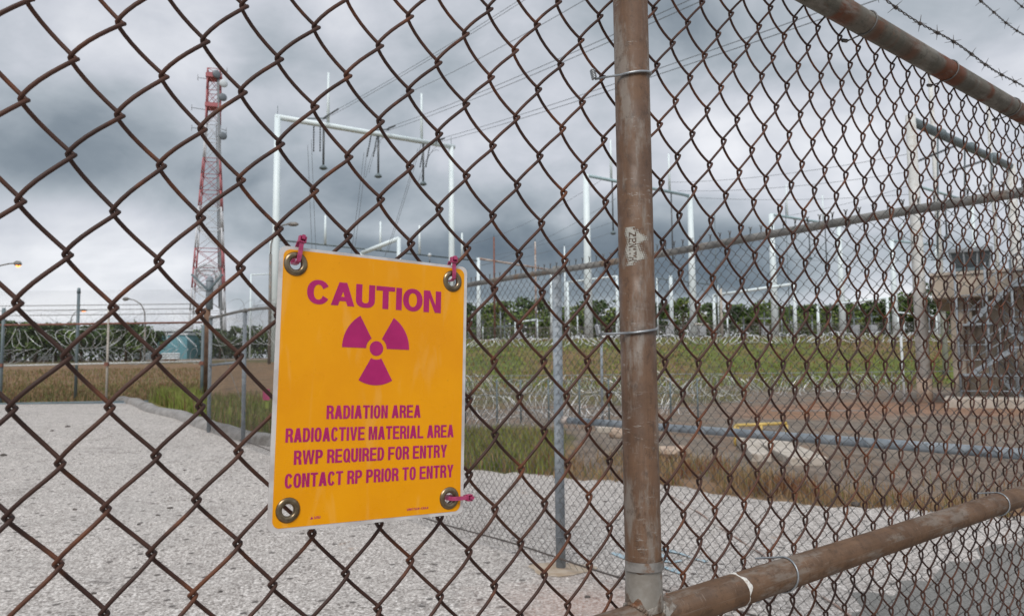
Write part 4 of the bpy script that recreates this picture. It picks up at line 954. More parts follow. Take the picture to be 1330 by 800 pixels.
def reg_leftdry(rr):
    px = rr.uniform(-60, 262); D_ = rr.uniform(21.8, 50) if rr.random() < .5 else rr.uniform(21.8, 30); return tuple(gpt(px, D_)[:2])
blades('dry_grass', 'dry brown grass field behind the far gate fence', reg_leftdry, 16000, .06, .20, [('grass_dry', 5), ('grass_mid', 4)], .016, seed=4)
def reg_green2(rr):
    px = rr.uniform(560, 735); D_ = rr.uniform(9.8, 17); x, y = gpt(px, D_)[:2]
    if y < yb(x) + .02: return None
    if px > 690 and rr.random() < (px - 690) / 45: return None
    return (x, y)
blades('verge_grass', 'green and straw grass on the verge right of the orange sign', reg_green2, 15000, .08, .32, [('grass_mid', 5), ('grass_green', 3), ('grass_dry', 2)], .007, seed=5)
def reg_dry2(rr):
    px = rr.uniform(650, 1420); x0_, _, _ = gpt(px, 9); 
    for _ in range(3):
        D_ = rr.uniform(7.2, 13.5); x, y = gpt(px, D_)[:2]
        e_ = yb(x)
        if y > e_ - .22 * rr.random() and (sin(x * 3.1 + y) + sin(x * 7.7 - y * 2)) > -.9 + .6 * rr.random() and rr.random() < math.exp(-abs(y - e_) / .7): return (x, y)
    return None
blades('weeds', 'dry brown weeds along the far edge of the pavement', reg_dry2, 15000, .03, .17, [('grass_dry', 9), ('grass_mid', 1)], .006, seed=6)
def reg_clump(rr):
    cx, D_, r_ = rr.choice(((880, 10.6, .5), (900, 11.2, .6), (985, 9.3, .5), (1010, 9.0, .45), (960, 9.8, .4), (820, 12, .6), (700, 11.4, .6))); c = gpt(cx, D_); a = rr.uniform(0, 6.28); q_ = r_ * rr.random() ** .6
    return (c[0] + cos(a) * q_, c[1] + sin(a) * q_)
blades('weed_clumps', 'taller straw weed clumps at the pavement edge right of the brown post', reg_clump, 3000, .08, .28, [('grass_dry', 8), ('grass_mid', 1)], .005, seed=7)
def reg_bank(rr):
    px = rr.uniform(480, 1260); D_ = rr.uniform(53, 76); return tuple(gpt(px, D_)[:2])
blades('bank_grass', 'rough olive grass on the long bank before the substation', reg_bank, 12000, .10, .28, [('grass_mid', 5), ('grass_green', 4), ('grass_dry', 3)], .06, seed=8)

def tree(px, D_, top_y, wpx, leafm, label, seed, cat='tree', group='trees on the far skyline', conif=False, dens=1.):
    rr = random.Random(seed); b = gpt(px, D_); ht = at(px, top_y, D_)[2] - b[2]; rw = wpx * D_ / F / 2
    t = Thing('pine_tree' if conif else 'leafy_tree', b, label, cat, group)
    mb = MB(); lean = rr.uniform(-.04, .04) * ht
    mb.tube([b - Z * .2, b + np.array([lean * .4, 0, ht * .45]), b + np.array([lean, 0, ht * .92])], [ht * .028 + .05, ht * .018 + .03, .03], 6)
    tips = []
    nb_ = 9 if not conif else 14
    for i in range(nb_):
        h = ht * rr.uniform(.25, .85); a = rr.uniform(0, 6.28); L = rw * rr.uniform(.5, .95) * (1 if not conif else (1.05 - h / ht))
        s = b + np.array([lean * h / ht, 0, h]); e_ = s + np.array([cos(a) * L, sin(a) * L, L * rr.uniform(.15, .6)]); mb.tube([s, e_], [ht * .009 + .015, .015], 4); tips.append(e_)
    t.part('trunk', mb, 'bark')
    V = []; Fc = []; MI = []
    ncl = int((34 if not conif else 24) * dens)
    cl = []
    for i in range(ncl):
        if i < len(tips): c = tips[i]
        else:
            h = rr.uniform(.16, 1.0) ** .8; prof_ = (math.sin(math.pi * min(1, (h * .86 + .12))) ** .55) if not conif else (1.08 - h)
            a = rr.uniform(0, 6.28); q_ = rw * prof_ * rr.random() ** .5 * .92; c = b + np.array([cos(a) * q_, sin(a) * q_, ht * (.12 + .84 * h)])
        cl.append((c, rr.uniform(.20, .38) * min(rw, ht * .45), rr.random()))
    for c, r_, tone in cl:
        m_ = 0 if tone < .45 else (1 if tone < .8 else 2)
        for k in range(int(46)):
            d_ = np.array([rr.gauss(0, 1), rr.gauss(0, 1), rr.gauss(0, .8)]); d_ /= np.linalg.norm(d_) + 1e-6; p_ = c + d_ * r_ * rr.uniform(.35, 1.12)
            if p_[2] > b[2] + ht: p_[2] = b[2] + ht - rr.uniform(0, .3)
            s_l = r_ * rr.uniform(.18, .36) ; u = np.array([rr.gauss(0, 1), rr.gauss(0, 1), rr.gauss(0, 1)]); u /= np.linalg.norm(u); v = np.cross(u, d_ + .3 * Z); v /= np.linalg.norm(v) + 1e-6
            b0 = len(V); V += [p_ - u * s_l, p_ + v * s_l * .7, p_ + u * s_l, p_ - v * s_l * .7]; Fc.append((b0, b0 + 1, b0 + 2, b0 + 3)); MI.append(m_)
    mb = MB(); mb.add(V, Fc); mb.mi = MI; t.part('crown', mb, leafm, smooth=False)
LM = ['leaf_mid', 'leaf_dark', 'leaf_warm']; LD = ['leaf_dark', 'leaf_pine', 'leaf_mid']
SK = [(600, 396, 46), (628, 405, 40), (655, 402, 44), (686, 392, 40), (705, 396, 34), (740, 402, 36), (775, 398, 44), (800, 404, 36), (838, 404, 30), (866, 396, 32), (888, 393, 34), (925, 404, 38), (962, 401, 34), (990, 404, 30), (1000, 394, 34),
      (1032, 404, 30), (1056, 398, 40), (1082, 403, 36), (1104, 394, 44), (1132, 400, 40), (1150, 396, 36), (1176, 384, 34), (1192, 390, 30), (1206, 370, 24), (1222, 376, 34), (1250, 382, 40), (1290, 380, 44), (1330, 384, 46)]
WH = ['rounded', 'bushy', 'loose', 'dense', 'broad', 'ragged']
def spot(px):
    if px < 700: return 'between sign and grey post'
    if px < 830: return 'left of the brown post'
    if px < 950: return 'right of the brown post'
    if px < 1080: return 'behind the yellow barrier'
    if px < 1200: return 'left of the tall pale pole'
    return 'behind the stair building'
for i, (px, ty_, wd) in enumerate(SK):
    tree(px, 150 + (i * 37) % 40, ty_ - 2 - (i * 13) % 9, wd * 1.35, LM if i % 3 else LD, '%s skyline tree %s, %s' % (WH[i % 6], spot(px), ['lower than its neighbours', 'taller than its neighbours', 'of middle height'][i % 3]), 100 + i)
mbh = [(-30, 422, 60), (12, 418, 52), (45, 421, 50), (72, 420, 46), (105, 424, 44), (135, 421, 50), (163, 419, 44), (182, 424, 30)]
for i, (px, ty_, wd) in enumerate(mbh):
    tree(px, 84 + (i * 7) % 12, ty_, wd * 1.2, LD, ['dark pine at the left edge of the view behind the far gate', 'broad dark tree behind the far gate, left of the net fence post', 'dark tree with uneven crown behind the upper coil, left of the net fence post', 'low dark tree immediately left of the slim net fence post', 'dark tree immediately right of the slim net fence post', 'dense dark tree behind the thin beige gate post', 'dark tree left of the curved lamp post', 'narrow dark tree against the white end of the teal building'][i], 300 + i, group='dark trees behind the far gate', dens=1.5)
    if i % 2: tree(px + 20, 100, ty_ + 6, wd, LD, 'partly hidden dark second row tree behind the far gate, %s' % ['', 'left of the net post', '', 'close before the net post', '', 'right of the net post', '', 'beside the white shed end'][i], 330 + i, group='second row of dark trees behind the far gate', dens=1.1)
for i, (px, ty_, wd) in enumerate(((285, 428, 46), (318, 424, 50), (350, 430, 46), (600, 414, 50))):
    tree(px, 112 + i * 3, ty_, wd, LD, ['dark tree between the corner post and next fence post', 'dark tree behind the fence post left of the sign', 'dark tree just behind the left edge of the sign', 'dark tree just behind the right edge of the sign'][i], 360 + i, group='dark trees beyond the corner post')
# underbrush mass closing the wood below the crowns
def brush(name, x0_, x1_, D_, ytop, label, leafm, seed, n_=900):
    rr = random.Random(seed); V = []; Fc = []; MI = []
    for i in range(n_):
        px = rr.uniform(x0_, x1_); b = gpt(px, D_ + rr.uniform(-6, 6)); ht = (at(px, ytop + 5 * sin(px * .09) + 3 * sin(px * .31), D_)[2] - b[2]); c = b + Z * ht * rr.random() ** .7
        for k in range(9):
            s_l = D_ * .0016 * rr.uniform(.6, 1.3); u = np.array([rr.gauss(0, 1) for _ in range(3)]); u /= np.linalg.norm(u); v = np.cross(u, [rr.gauss(0, 1), rr.gauss(0, 1), 1]); v /= np.linalg.norm(v); p_ = c + np.array([rr.gauss(0, .6), rr.gauss(0, .6), rr.gauss(0, .4)])
            b0 = len(V); V += [p_ - u * s_l, p_ + v * s_l, p_ + u * s_l, p_ - v * s_l]; Fc.append((b0, b0 + 1, b0 + 2, b0 + 3)); MI.append(rr.randrange(len(leafm)))
    mb = MB(); mb.add(V, Fc); mb.mi = MI; tag(mb.build(name, leafm, smooth=False), label, 'underbrush', kind='stuff')
brush('underbrush', 560, 1360, 172, 409, 'continuous low green underbrush beneath the skyline trees', LM, 41, 2600)
brush('underbrush', 255, 640, 118, 434, 'dark underbrush beyond the corner post, left of and behind the sign', LD, 43, 1500)
brush('underbrush', -60, 186, 96, 432, 'dark underbrush filling the wood behind the far gate', LD, 42, 1100)

# ================================================================== SUBSTATION
def col_up(t, px_t, py_t, px_b, D_, r_, m_, name='column', taper=.8, zb=None):
    top = at(px_t, py_t, D_); b = gpt(px_b, D_); x = at(px_b, 440, D_)[0]
    b = np.array([top[0], D_, b[2] - .3 if zb is None else zb]); mb = MB(); mb.tube([b, b + (top - b) * .5, top], [r_, r_ * (1 + taper) / 2, r_ * taper], 12); t.part(name, mb, m_); return top
def cable(mb, a, b, sag, r_, n_=18):
    a = np.asarray(a, float); b = np.asarray(b, float); mb.tube([a + (b - a) * k / n_ - Z * sag * 4 * (k / n_) * (1 - k / n_) for k in range(n_ + 1)], r_, 4)
def ins(t, top, L, r_=.10, dirv=None, m_='porcelain'):
    d_ = -Z if dirv is None else np.asarray(dirv) / np.linalg.norm(dirv); mb = MB(); n_ = max(6, int(L / .25)); P_ = []; Rr = []
    for k in range(n_ * 2 + 1): P_.append(np.asarray(top) + d_ * L * k / (n_ * 2)); Rr.append(r_ if k % 2 else r_ * .45)
    mb.tube(P_, Rr, 8); t.part('insulator_string', mb, m_)
# frame A
A_ = Thing('line_gantry', gpt(358, 71), 'tallest pale tubular line gantry, rising directly behind the orange sign', 'gantry', 'tubular steel line gantries')
a = col_up(A_, 360.5, 151, 357, 71, .40, 'sub_white', taper=.72); b = col_up(A_, 586, 190, 589, 84, .38, 'sub_white', taper=.72)
mb = MB(); mb.tube([a - Z * .1 - (b - a) * .01, b - Z * .05 + (b - a) * .02], .27, 12); A_.part('crossbeam', mb, 'sub_white')
mb = MB(); mb.tube([a, a + Z * 1.0], .03, 5); A_.part('finial', mb, 'sub_dark')
mb = MB(); mb.tube([b, b + Z * 1.1], .03, 5); A_.part('finial', mb, 'sub_dark')
def onA(f_): return a + (b - a) * f_
for fx, top_y, bot_y in ((.258, 95, 218), (.805, 122, 236)):
    p_ = onA(fx); pxx = 418 if fx < .5 else 541.5; tz = at(pxx, top_y, p_[1])[2]; mb = MB(); mb.tube([p_ - Z * .1, np.array([p_[0], p_[1], tz])], [.17, .11], 8); A_.part('spire', mb, 'sub_white')
hang = []
for fx, L, n_ in ((.20, 2.6, 0), (.235, 4.2, 1), (.515, 2.3, 0), (.54, 4.3, 1), (.84, 2.6, 0), (.815, 4.5, 1)):
    p_ = onA(fx) - Z * .3; 
    if n_ == 0:
        for o_ in (-.32, .32): ins(A_, p_ + E1 * 0 + np.array([o_, 0, 0]), L, .09, (.0 if fx < .5 else -.25 * o_ / .32 * 0 - .18, 0, -1))
    else:
        mb = MB(); mb.tube([p_, p_ - Z * L], .11, 8); A_.part('insulator_string', mb, 'porcelain')
        q_ = p_ - Z * L; mb = MB(); mb.tube([q_ + Z * .35, q_ + Z * .2, q_, q_ - Z * .12], [.12, .30, .42, .2], 10); A_.part('corona_ring', mb, 'sub_dark')
    hang.append(p_ - Z * L)
# conductors drooping from the beam to the yard, and out over the camera
def conductor(pts, sag, r_, label, cat='power line', pair=None):
    mb = MB()
    for off in ((0,) if not pair else (-pair, pair)):
        P3 = [np.array(p_) + np.array([off * .7, 0, off]) for p_ in pts]; cable(mb, P3[0], P3[1], sag, r_)
    return tag(mb.build('power_line', 'sub_line'), label, cat, 'overhead conductors')
an = [onA(.235), onA(.62), onA(.90)]
tgt = [((663, 0), 52), ((796, 36), 40), ((1000, 28), 34)]
LBL = ['leftmost twin power line rising from the tall gantry past the top of the view', 'middle twin power line rising from the gantry beam behind the brown post', 'right twin power line rising from the gantry end toward the top right']
for i in range(3):
    s = an[i]; sx = [(420, 154), (502, 168.5), (566, 184)][i]; s = at(*sx, s[1]); (px, py), D_ = tgt[i]; e_ = at(px, py, D_); e_ = e_ + (e_ - s) * .6
    mb = MB(); d_ = (e_ - s) / np.linalg.norm(e_ - s)
    conductor((s, e_), .6, .022, LBL[i], pair=.22)
    ins(A_, s, 3.2, .10, d_); 
    mb = MB(); mb.beam(s - np.array([1.6, 0, 0]), s + np.array([.3, 0, 0]), .12, .12); A_.part('yoke_plate', mb, 'sub_dark', smooth=False)
for i, (x0_, y0_, x1_, y1_, D0, sg_) in enumerate(((402, 185, 408, 330, 72, .1), (475, 195, 458, 330, 77, .2), (545, 190, 502, 330, 82, .2), (497, 182, 477, 228, 78, -.9), (572, 193, 545, 235, 83, -1.2))):
    conductor((at(x0_, y0_, D0), at(x1_, y1_, D0 + 1)), sg_, .022, ['left pair of dropper wires hanging under the tall gantry beam', 'middle pair of dropper wires hanging slantwise under the gantry', 'right pair of dropper wires slanting down under the gantry', 'short curved jumper loop under the middle of the gantry beam', 'short curved jumper loop under the right end of the gantry beam'][i], pair=.25)
# frame B
def portal(name_lbl, c1, c2, beamw=.2, spires=(), colm='sub_white', r1=.28, group='tubular steel line gantries', hangs=(), beamm='sub_teal'):
    (x1, y1, D1, b1), (x2, y2, D2, b2) = c1, c2
    t = Thing('line_gantry', gpt(x1, D1), name_lbl, 'gantry', group)
    a = col_up(t, x1, y1, b1, D1, r1, colm, taper=.68); b = col_up(t, x2, y2, b2, D2, r1, colm, taper=.68)
    mb = MB(); mb.tube([a - Z * .08, b - Z * .08], beamw, 10); t.part('crossbeam', mb, beamm)
    for px, ty_ in spires:
        f_ = (px - x1) / (x2 - x1); p_ = a + (b - a) * f_; tz = at(px, ty_, p_[1])[2]; mb = MB(); mb.tube([p_, np.array([p_[0], p_[1], tz])], [.17, .12], 8); t.part('spire', mb, 'sub_white')
    for px, L in hangs:
        f_ = (px - x1) / (x2 - x1); p_ = a + (b - a) * f_ - Z * .2; mb = MB(); mb.tube([p_, p_ - Z * L], .10, 6); t.part('insulator_string', mb, 'porcelain'); q_ = p_ - Z * L
        mb = MB(); mb.tube([q_ + Z * .3, q_, q_ - Z * .15], [.12, .38, .2], 8); t.part('corona_ring', mb, 'sub_dark')
    return a, b
portal('pale tubular gantry whose two columns stand either side of the brown post', (761, 227, 90, 766), (896, 254, 102, 902), .2, ((791, 182), (867, 200)), r1=.52, hangs=((792, 6.5), (869, 9.5)))
portal('pale tubular gantry right of the brown post, third tallest, over the yellow barrier', (1001.5, 278, 114, 1007), (1089, 292, 126, 1096), .2, ((1021, 240), (1068, 254)), r1=.56, hangs=((1048, 6), (1070, 7)))
portal('pale tubular gantry left of the tall pale pole, farthest of the big ones', (1158, 312, 132, 1164), (1216, 318, 142, 1222), .2, ((1172, 290),), r1=.56, hangs=((1190, 6),))
portal('thin pale gantry seen left of the tall rightmost pale pole, dim behind the mesh', (1188, 240, 84, 1193), (1262, 262, 92, 1266), .16, (), r1=.28, hangs=((1225, 5),))
# low bus structures
portal('low dark blue bus frame running behind the top edge of the orange sign', (352, 310, 88, 352), (622, 338, 98, 621.5), .10, ((417, 280), (487, 288), (539, 293), (598, 303)), r1=.22, group='low bus frames', beamm='sub_dark')
portal('slanting white bus frame just above the orange sign', (470, 328, 92, 470), (518, 309, 90, 518), .26, (), r1=.34, group='low bus frames', beamm='sub_white')
portal('small white frame left of the orange sign behind the corner post', (326, 356, 95, 325), (352, 355, 96, 352), .08, (), r1=.12, group='low bus frames', beamm='sub_white')
portal('rust streaked bus frame between the sign and the grey fence post', (621, 335, 98, 621), (716, 350, 106, 717), .14, (), r1=.28, group='low bus frames', beamm='rust_steel')
portal('white bus frame rising rightwards behind the brown post', (737, 366, 108, 738), (801, 358, 104, 800), .14, (), r1=.26, group='low bus frames', beamm='sub_white')
portal('low bus frame with dark beam right of the brown post', (853, 361, 118, 853), (932, 370, 122, 933), .09, (), r1=.12, group='low bus frames', beamm='sub_dark')
portal('white bus frame rising rightwards between two tall gantries', (927, 383, 106, 927.5), (1031, 368, 100, 1031), .20, (), r1=.26, group='low bus frames', beamm='sub_white')
portal('long low white bus frame at the foot of the right gantries', (1062, 397, 108, 1063), (1152, 386, 103, 1153), .17, (), r1=.24, group='low bus frames', beamm='sub_white')
portal('tiny white frame at tree level left of the grey fence post', (669, 418, 96, 669), (698, 414, 96, 698), .10, (), r1=.10, group='low bus frames', beamm='sub_white')
portal('low white bus frame seen against trees left of the stair building', (1166, 405, 110, 1166), (1216, 410, 110, 1216), .12, (), r1=.16, group='low bus frames', beamm='sub_white')
for i, (px, ty_, D_, r_, m_, lb) in enumerate(((641.5, 308, 99, .14, 'rust_rail', 'rust red lightning mast above the rust streaked frame'), (695, 314, 104, .15, 'rust_steel', 'pale rusty mast right of the rust red one'), (733, 320, 110, .13, 'sub_white', 'slim white mast above the grey fence post'), (871, 358, 112, .33, 'sub_white', 'short thick white column just right of the brown post'), (936, 375, 104, .22, 'pole_beige', 'slim beige mast near a white column right of the brown post'), (650, 404, 100, .10, 'galv', 'thin grey mast among the trees right of the sign'),
        (1020, 268, 118, .07, 'sub_dark', 'thin dark mast beside the third gantry'), (1282, 120, 60, .16, 'pole_white', 'tall thin white mast behind the mesh near the right edge'), (1208, 100, 58, .22, 'pole_white', 'tall thin white mast rising above the dark teal beam'), (928, 278, 120, .09, 'sub_dark', 'dark slim mast between the brown post and third gantry'))):
    b = gpt(px, D_); top = at(px, ty_, D_); t = Thing('mast', b, lb, 'mast', 'substation masts'); mb = MB(); mb.tube([np.array([top[0], D_, b[2] - .3]), top], [r_, r_ * .75], 8); t.part('shaft', mb, m_)
    mb = MB(); mb.tube([top, top + Z * .5], .03, 4); t.part('tip', mb, 'sub_dark')
# camera globe behind the sign's top edge
b = at(558, 334, 93); cg = Thing('camera_globe', b, 'small white globe camera on a bus frame just above the sign', 'camera'); m_ = bmesh.new(); bmesh.ops.create_icosphere(m_, subdivisions=2, radius=.24); mb = MB(); mb.add([np.array(v.co) + b + Z * .25 for v in m_.verts], [[v.index for v in f.verts] for f in m_.faces]); m_.free(); cg.part('globe', mb, 'bld_white'); mb = MB(); mb.tube([b - Z * .7, b + Z * .1], .1, 6); cg.part('neck', mb, 'galv')
# far power lines
for i, (p1, D1, p2, D2, sg_) in enumerate((((783, 233), 92, (600, 320), 150, 1.2), ((800, 258), 96, (600, 352), 150, 1.2), ((800, 287), 100, (600, 338), 150, .8), ((868, 237), 99, (1187, 199), 64, .6), ((880, 248), 100, (1190, 222), 70, .6), ((890, 256), 101, (1190, 252), 80, .5), ((1010, 282), 115, (1330, 190), 60, .8), ((1010, 300), 116, (1330, 232), 66, .8), ((620, 345), 98, (800, 300), 110, .5), ((940, 330), 120, (1330, 330), 90, 1.0), ((520, 125), 80, (760, 0), 40, .3))):
    conductor((at(*p1, D1), at(*p2, D2)), sg_, .022, ['far power line falling left from the gantry behind the brown post, uppermost', 'far power line falling left behind the brown post, second down', 'far power line falling left behind the brown post, third down', 'power line running right from the gantry by the brown post, uppermost', 'power line running right from the gantry by the brown post, middle', 'power line running right from the gantry by the brown post, lowest', 'power line climbing right from the third gantry, upper', 'power line climbing right from the third gantry, lower', 'thin wire above the rust streaked frame', 'level wire low on the right behind the guard booth', 'faint thin wire from the right gantry spire to the top edge'][i])
# yard fence and clutter on the crest
yf = Thing('yard_fence', gpt(900, 86), 'grey chain link fence round the substation along the crest of the bank', 'fence')
mb = MB()
for px in range(520, 1260, 13):
    b = gpt(px, 86); mb.bar(b - Z * .1, b + Z * 1.5, .03, 4)
yf.part('post_row', mb, 'galv_dark', kind='stuff')
for z_ in (.7, 1.5): mb = MB(); mb.tube([gpt(515, 86, z_), gpt(1265, 86, z_)], .025, 4); yf.part('rail', mb, 'galv_dark')
mb = MB()
for i in range(420):
    px = 518 + i * 1.78; b = gpt(px, 86); b2 = gpt(px + 9, 86); mb.bar(b, b2 + Z * 1.5, .008, 3); mb.bar(b + Z * 1.5, b2, .008, 3)
yf.part('fabric', mb, 'fabric_far', kind='stuff')
rr = random.Random(77); SEEN = {}; ORD = ['leftmost', 'second from left', 'third from left', 'fourth from left', 'fifth from left']
for i in range(26):
    px = 606 + i * 24 + rr.uniform(-6, 6); D_ = rr.uniform(89, 104); b = gpt(px, D_); k = rr.choice((0, 0, 1, 2)); h = rr.uniform(1.6, 3.2)
    m_ = rr.choice(('galv', 'galv', 'sub_dark', 'sub_dark', 'pole_beige', 'sub_white')); nm = {'galv': 'grey', 'sub_white': 'white', 'sub_dark': 'dark', 'pole_beige': 'beige'}[m_]
    t = Thing('switch_stand', b, '%s insulator stand %s, %s, %s' % (nm, ['plain', 'with cross arm', 'with cabinet'][k], spot(px), ORD[SEEN.setdefault((nm, k, spot(px)), []).append(1) or len(SEEN[(nm, k, spot(px))]) - 1]), 'switchgear', 'switchyard insulator stands')
    mb = MB(); mb.tube([b - Z * .2, b + Z * h], .09, 6); t.part('stand', mb, m_)
    mb = MB(); mb.tube([b + Z * (h + .1 * j) for j in range(9)], [.06 if j % 2 else .15 for j in range(9)], 8); t.part('insulator', mb, 'porcelain')
    if k: mb = MB(); mb.beam(b + Z * (h - .1) - np.array([.9, 0, 0]), b + Z * (h - .1) + np.array([.9, 0, 0]), .15, .15); t.part('cross_arm', mb, m_, smooth=False)
    if k == 2: mb = MB(); mb.box(b + Z * .8 - np.array([0, .3, 0]), (.9, .6, 1.2)); t.part('cabinet', mb, 'bld_grey', smooth=False)

# right-hand pole frame with dark teal beam
rf = Thing('pole_frame', gpt(1200, 30), 'tall weathered pale pole with dark teal pipe beam sloping to the right edge', 'gantry')
D1 = 28.6; b0 = np.array([at(1204, 518, D1)[0], D1, gz(at(1204, 518, D1)[0], D1) - .2]); tp = at(1186, 150, D1)
b0[0] = at(1202, 515, D1)[0] - .02; tp[0] = b0[0]
mb = MB(); mb.tube([b0, (b0 + tp) / 2, tp], [.25, .215, .18], 14); rf.part('pole', mb, 'pole_white')
mb = MB(); mb.tube([b0, b0 + Z * 1.1], [.272, .268], 14); rf.part('rusty_base', mb, 'stone_tan')
D2 = 36.5; tq = at(1312, 214, D2); bq = np.array([tq[0], D2, -.2]); mb = MB(); mb.tube([bq, tq], [.27, .21], 12); rf.part('pole', mb, 'pole_white')
tp2 = at(1183, 157, D1); mb = MB(); mb.tube([tp2, tq - Z * .1], .175, 12); rf.part('crossbeam', mb, 'sub_dark')
for f_ in (.25, .55, .8): q_ = tp2 + (tq - tp2) * f_; mb = MB(); mb.tube([q_ - (tq - tp2) * .008, q_ + (tq - tp2) * .008], .22, 12); rf.part('flange', mb, 'sub_dark')
for i, ((x0_, y0_), (x1_, y1_)) in enumerate((((1191, 210), (1242, 189)), ((1233, 224), (1280, 208)))):
    a_, b_ = at(x0_, y0_, 30.5), at(x1_, y1_, 33); d_ = b_ - a_; ins(rf, a_, np.linalg.norm(d_), .06, d_)
for px, y0_, y1_ in ((1253, 185, 262), (1288, 200, 250), (1218, 172, 330)):
    a_ = at(px, y0_, 33); b_ = at(px, y1_, 33); mb = MB(); mb.tube([a_, b_], .035, 6); rf.part('dropper', mb, 'sub_dark')
    for k in range(3): c = b_ - Z * .12 * k; mb = MB(); mb.tube([c + np.array([cos(t) * .28, sin(t) * .28, 0]) for t in np.linspace(0, 6.28, 14)], .012, 4); rf.part('ring', mb, 'sub_dark')
p_ = gpt(1173, 28); tpx = at(1170, 436, 28); sp = Thing('thin_marker_pole', p_, 'thin white pole leaning slightly, left of the tall weathered pole', 'pole'); mb = MB(); mb.tube([p_ - Z * .1, tpx], .045, 8); sp.part('shaft', mb, 'bld_white'); mb = MB(); mb.box(tpx, (.16, .05, .10)); sp.part('marker_plate', mb, 'bld_white', smooth=False)

# ================================================================== RED AND WHITE TOWER
DT = 165.; tb = at(270, 470, DT); tx0 = at(277, 300, DT)[0]
tw = Thing('lattice_tower', (tx0 - .6, DT, gz(tx0, DT)), 'tall red and white lattice radio tower with dish antennas', 'tower')
lev = [(92, 10.5), (100, 10.5), (120, 11), (139, 11), (160, 11.5), (183, 12), (208, 13.5), (229, 15.5), (250, 17), (271, 18.6), (298, 20.3), (325, 22), (350, 23.7), (376, 25.2), (405, 27), (440, 29), (475, 31)]
cx_of = lambda y: float(np.interp(y, [92, 475], [278.5, 268.5]))
def bandm(y): return 'tower_red' if (y < 163 or 206 < y < 268 or 325 < y < 374 or y > 435) else 'tower_white'
rotT = rad(17)
rings = []
for y_, hw in lev:
    c = at(cx_of(y_), y_, DT); h = hw * DT / F * .80; rings.append([c + np.array([cos(rotT + k * math.pi / 2 + .785), sin(rotT + k * math.pi / 2 + .785), 0]) * h * 1.3 for k in range(4)])
for i in range(len(lev) - 1):
    m_ = bandm((lev[i][0] + lev[i + 1][0]) / 2); br = MB()
    for k in range(4):
        leg = MB(); leg.bar(rings[i][k], rings[i + 1][k], .17, 6); tw.part('leg', leg, m_)
        n_ = (k + 1) % 4; br.bar(rings[i][k], rings[i + 1][n_], .06, 4); br.bar(rings[i][n_], rings[i + 1][k], .06, 4); br.bar(rings[i][k], rings[i][n_], .08, 4)
    tw.part('bracing', br, m_, kind='stuff')
for y_ in (101, 139):
    c = at(cx_of(y_), y_, DT); mb = MB(); mb.box(c, (3.3, 3.3, .9), (np.array([cos(rotT), sin(rotT), 0]), np.array([-sin(rotT), cos(rotT), 0]), Z)); tw.part('platform', mb, 'tower_red', smooth=False)
for y_, m_, px in ((109, 'bld_white', 290), (127, 'dish_dark', 289), (177, 'dish_dark', 289), (97, 'dish_dark', 281)):
    c = at(px, y_, DT - 1.5); P_ = [c + np.array([.6, -.8, 0]) * k for k in (-.5, -.1, .25, .45)]; mb = MB(); mb.tube(P_, [.3, .8, .92, .7], 14); tw.part('dish_antenna', mb, m_)
mb = MB(); mb.tube([at(283.5, 95, DT - 1), at(287, 400, DT - 1), at(289, 465, DT - 1)], .30, 6); tw.part('cable_ladder', mb, 'tower_grey')
mb = MB(); mb.tube([at(281.0, 160, DT - 1), at(284.5, 400, DT - 1)], .12, 5); tw.part('cable_run', mb, 'tower_grey')
for (x0_, y0_), (x1_, y1_) in (((249, 140), (268, 143)), ((249, 166), (264, 168)), ((257, 101), (270, 103)), ((288, 168), (294, 170)), ((288, 97), (295, 92))):
    mb = MB(); a_ = at(x0_, y0_, DT); b_ = at(x1_, y1_, DT); mb.tube([a_, b_], .07, 4); mb.bar((a_ if x0_ < 270 else b_) - Z * .7, (a_ if x0_ < 270 else b_) + Z * .7, .06, 4); tw.part('whip_antenna', mb, 'tower_grey')

# ================================================================== STREET LAMPS
def lamp(px, base_y, D_, arc_pts, head, lit, label, r_=.09):
    P_ = [at(x, y, D_) for x, y in arc_pts]; b = np.array([P_[0][0], D_, gz(P_[0][0], D_) - .2]); t = Thing('street_lamp', b, label, 'street lamp')
    mb = MB(); mb.tube([b, P_[0]], [r_ * 1.2, r_], 8); t.part('pole', mb, 'galv_dark')
    mb = MB(); Q_ = []
    for i in range(len(P_) - 1):
        for k in range(4): Q_.append(P_[i] + (P_[i + 1] - P_[i]) * k / 4)
    Q_.append(P_[-1]); mb.tube(Q_, r_ * .6, 6); t.part('arm', mb, 'galv_dark')
    h0, h1 = at(*head[0], D_), at(*head[1], D_); mb = MB(); mb.tube([h0, h0 + (h1 - h0) * .3, h0 + (h1 - h0) * .75, h1], [.06, .17, .17, .05], 8); hd = t.part('lamp_head', mb, 'galv_dark')
    if lit: mb = MB(); c = h0 + (h1 - h0) * .55 - Z * .10; mb.tube([c - (h1 - h0) * .3, c, c + (h1 - h0) * .3], [.06, .14, .06], 8); t.part('lens', mb, 'lamp_lit')
lamp(-34, 480, 46, [(-36, 400), (-34, 372), (-22, 356), (-4, 346), (12, 342.5), (20, 342)], ((18, 342), (28, 343)), True, 'lit orange street lamp reaching in from the left edge', .07)
lamp(188, 480, 70, [(188.5, 425), (188, 405), (183, 395), (174, 389.5), (166, 388)], ((168, 388), (159, 388.5)), False, 'curved street lamp left of the corner post above the far gate', .09)
lamp(90, 480, 100, [(91, 425), (93, 412), (97, 406), (104, 403)], ((103, 403), (113, 403)), True, 'small distant lit street lamp beside the net fence post', .08)
lamp(351, 480, 58, [(351.5, 330), (352, 318), (356, 303), (366, 293), (374, 291)], ((373, 291), (388, 291.5)), False, 'street lamp arm above the upper left corner of the sign', .11)

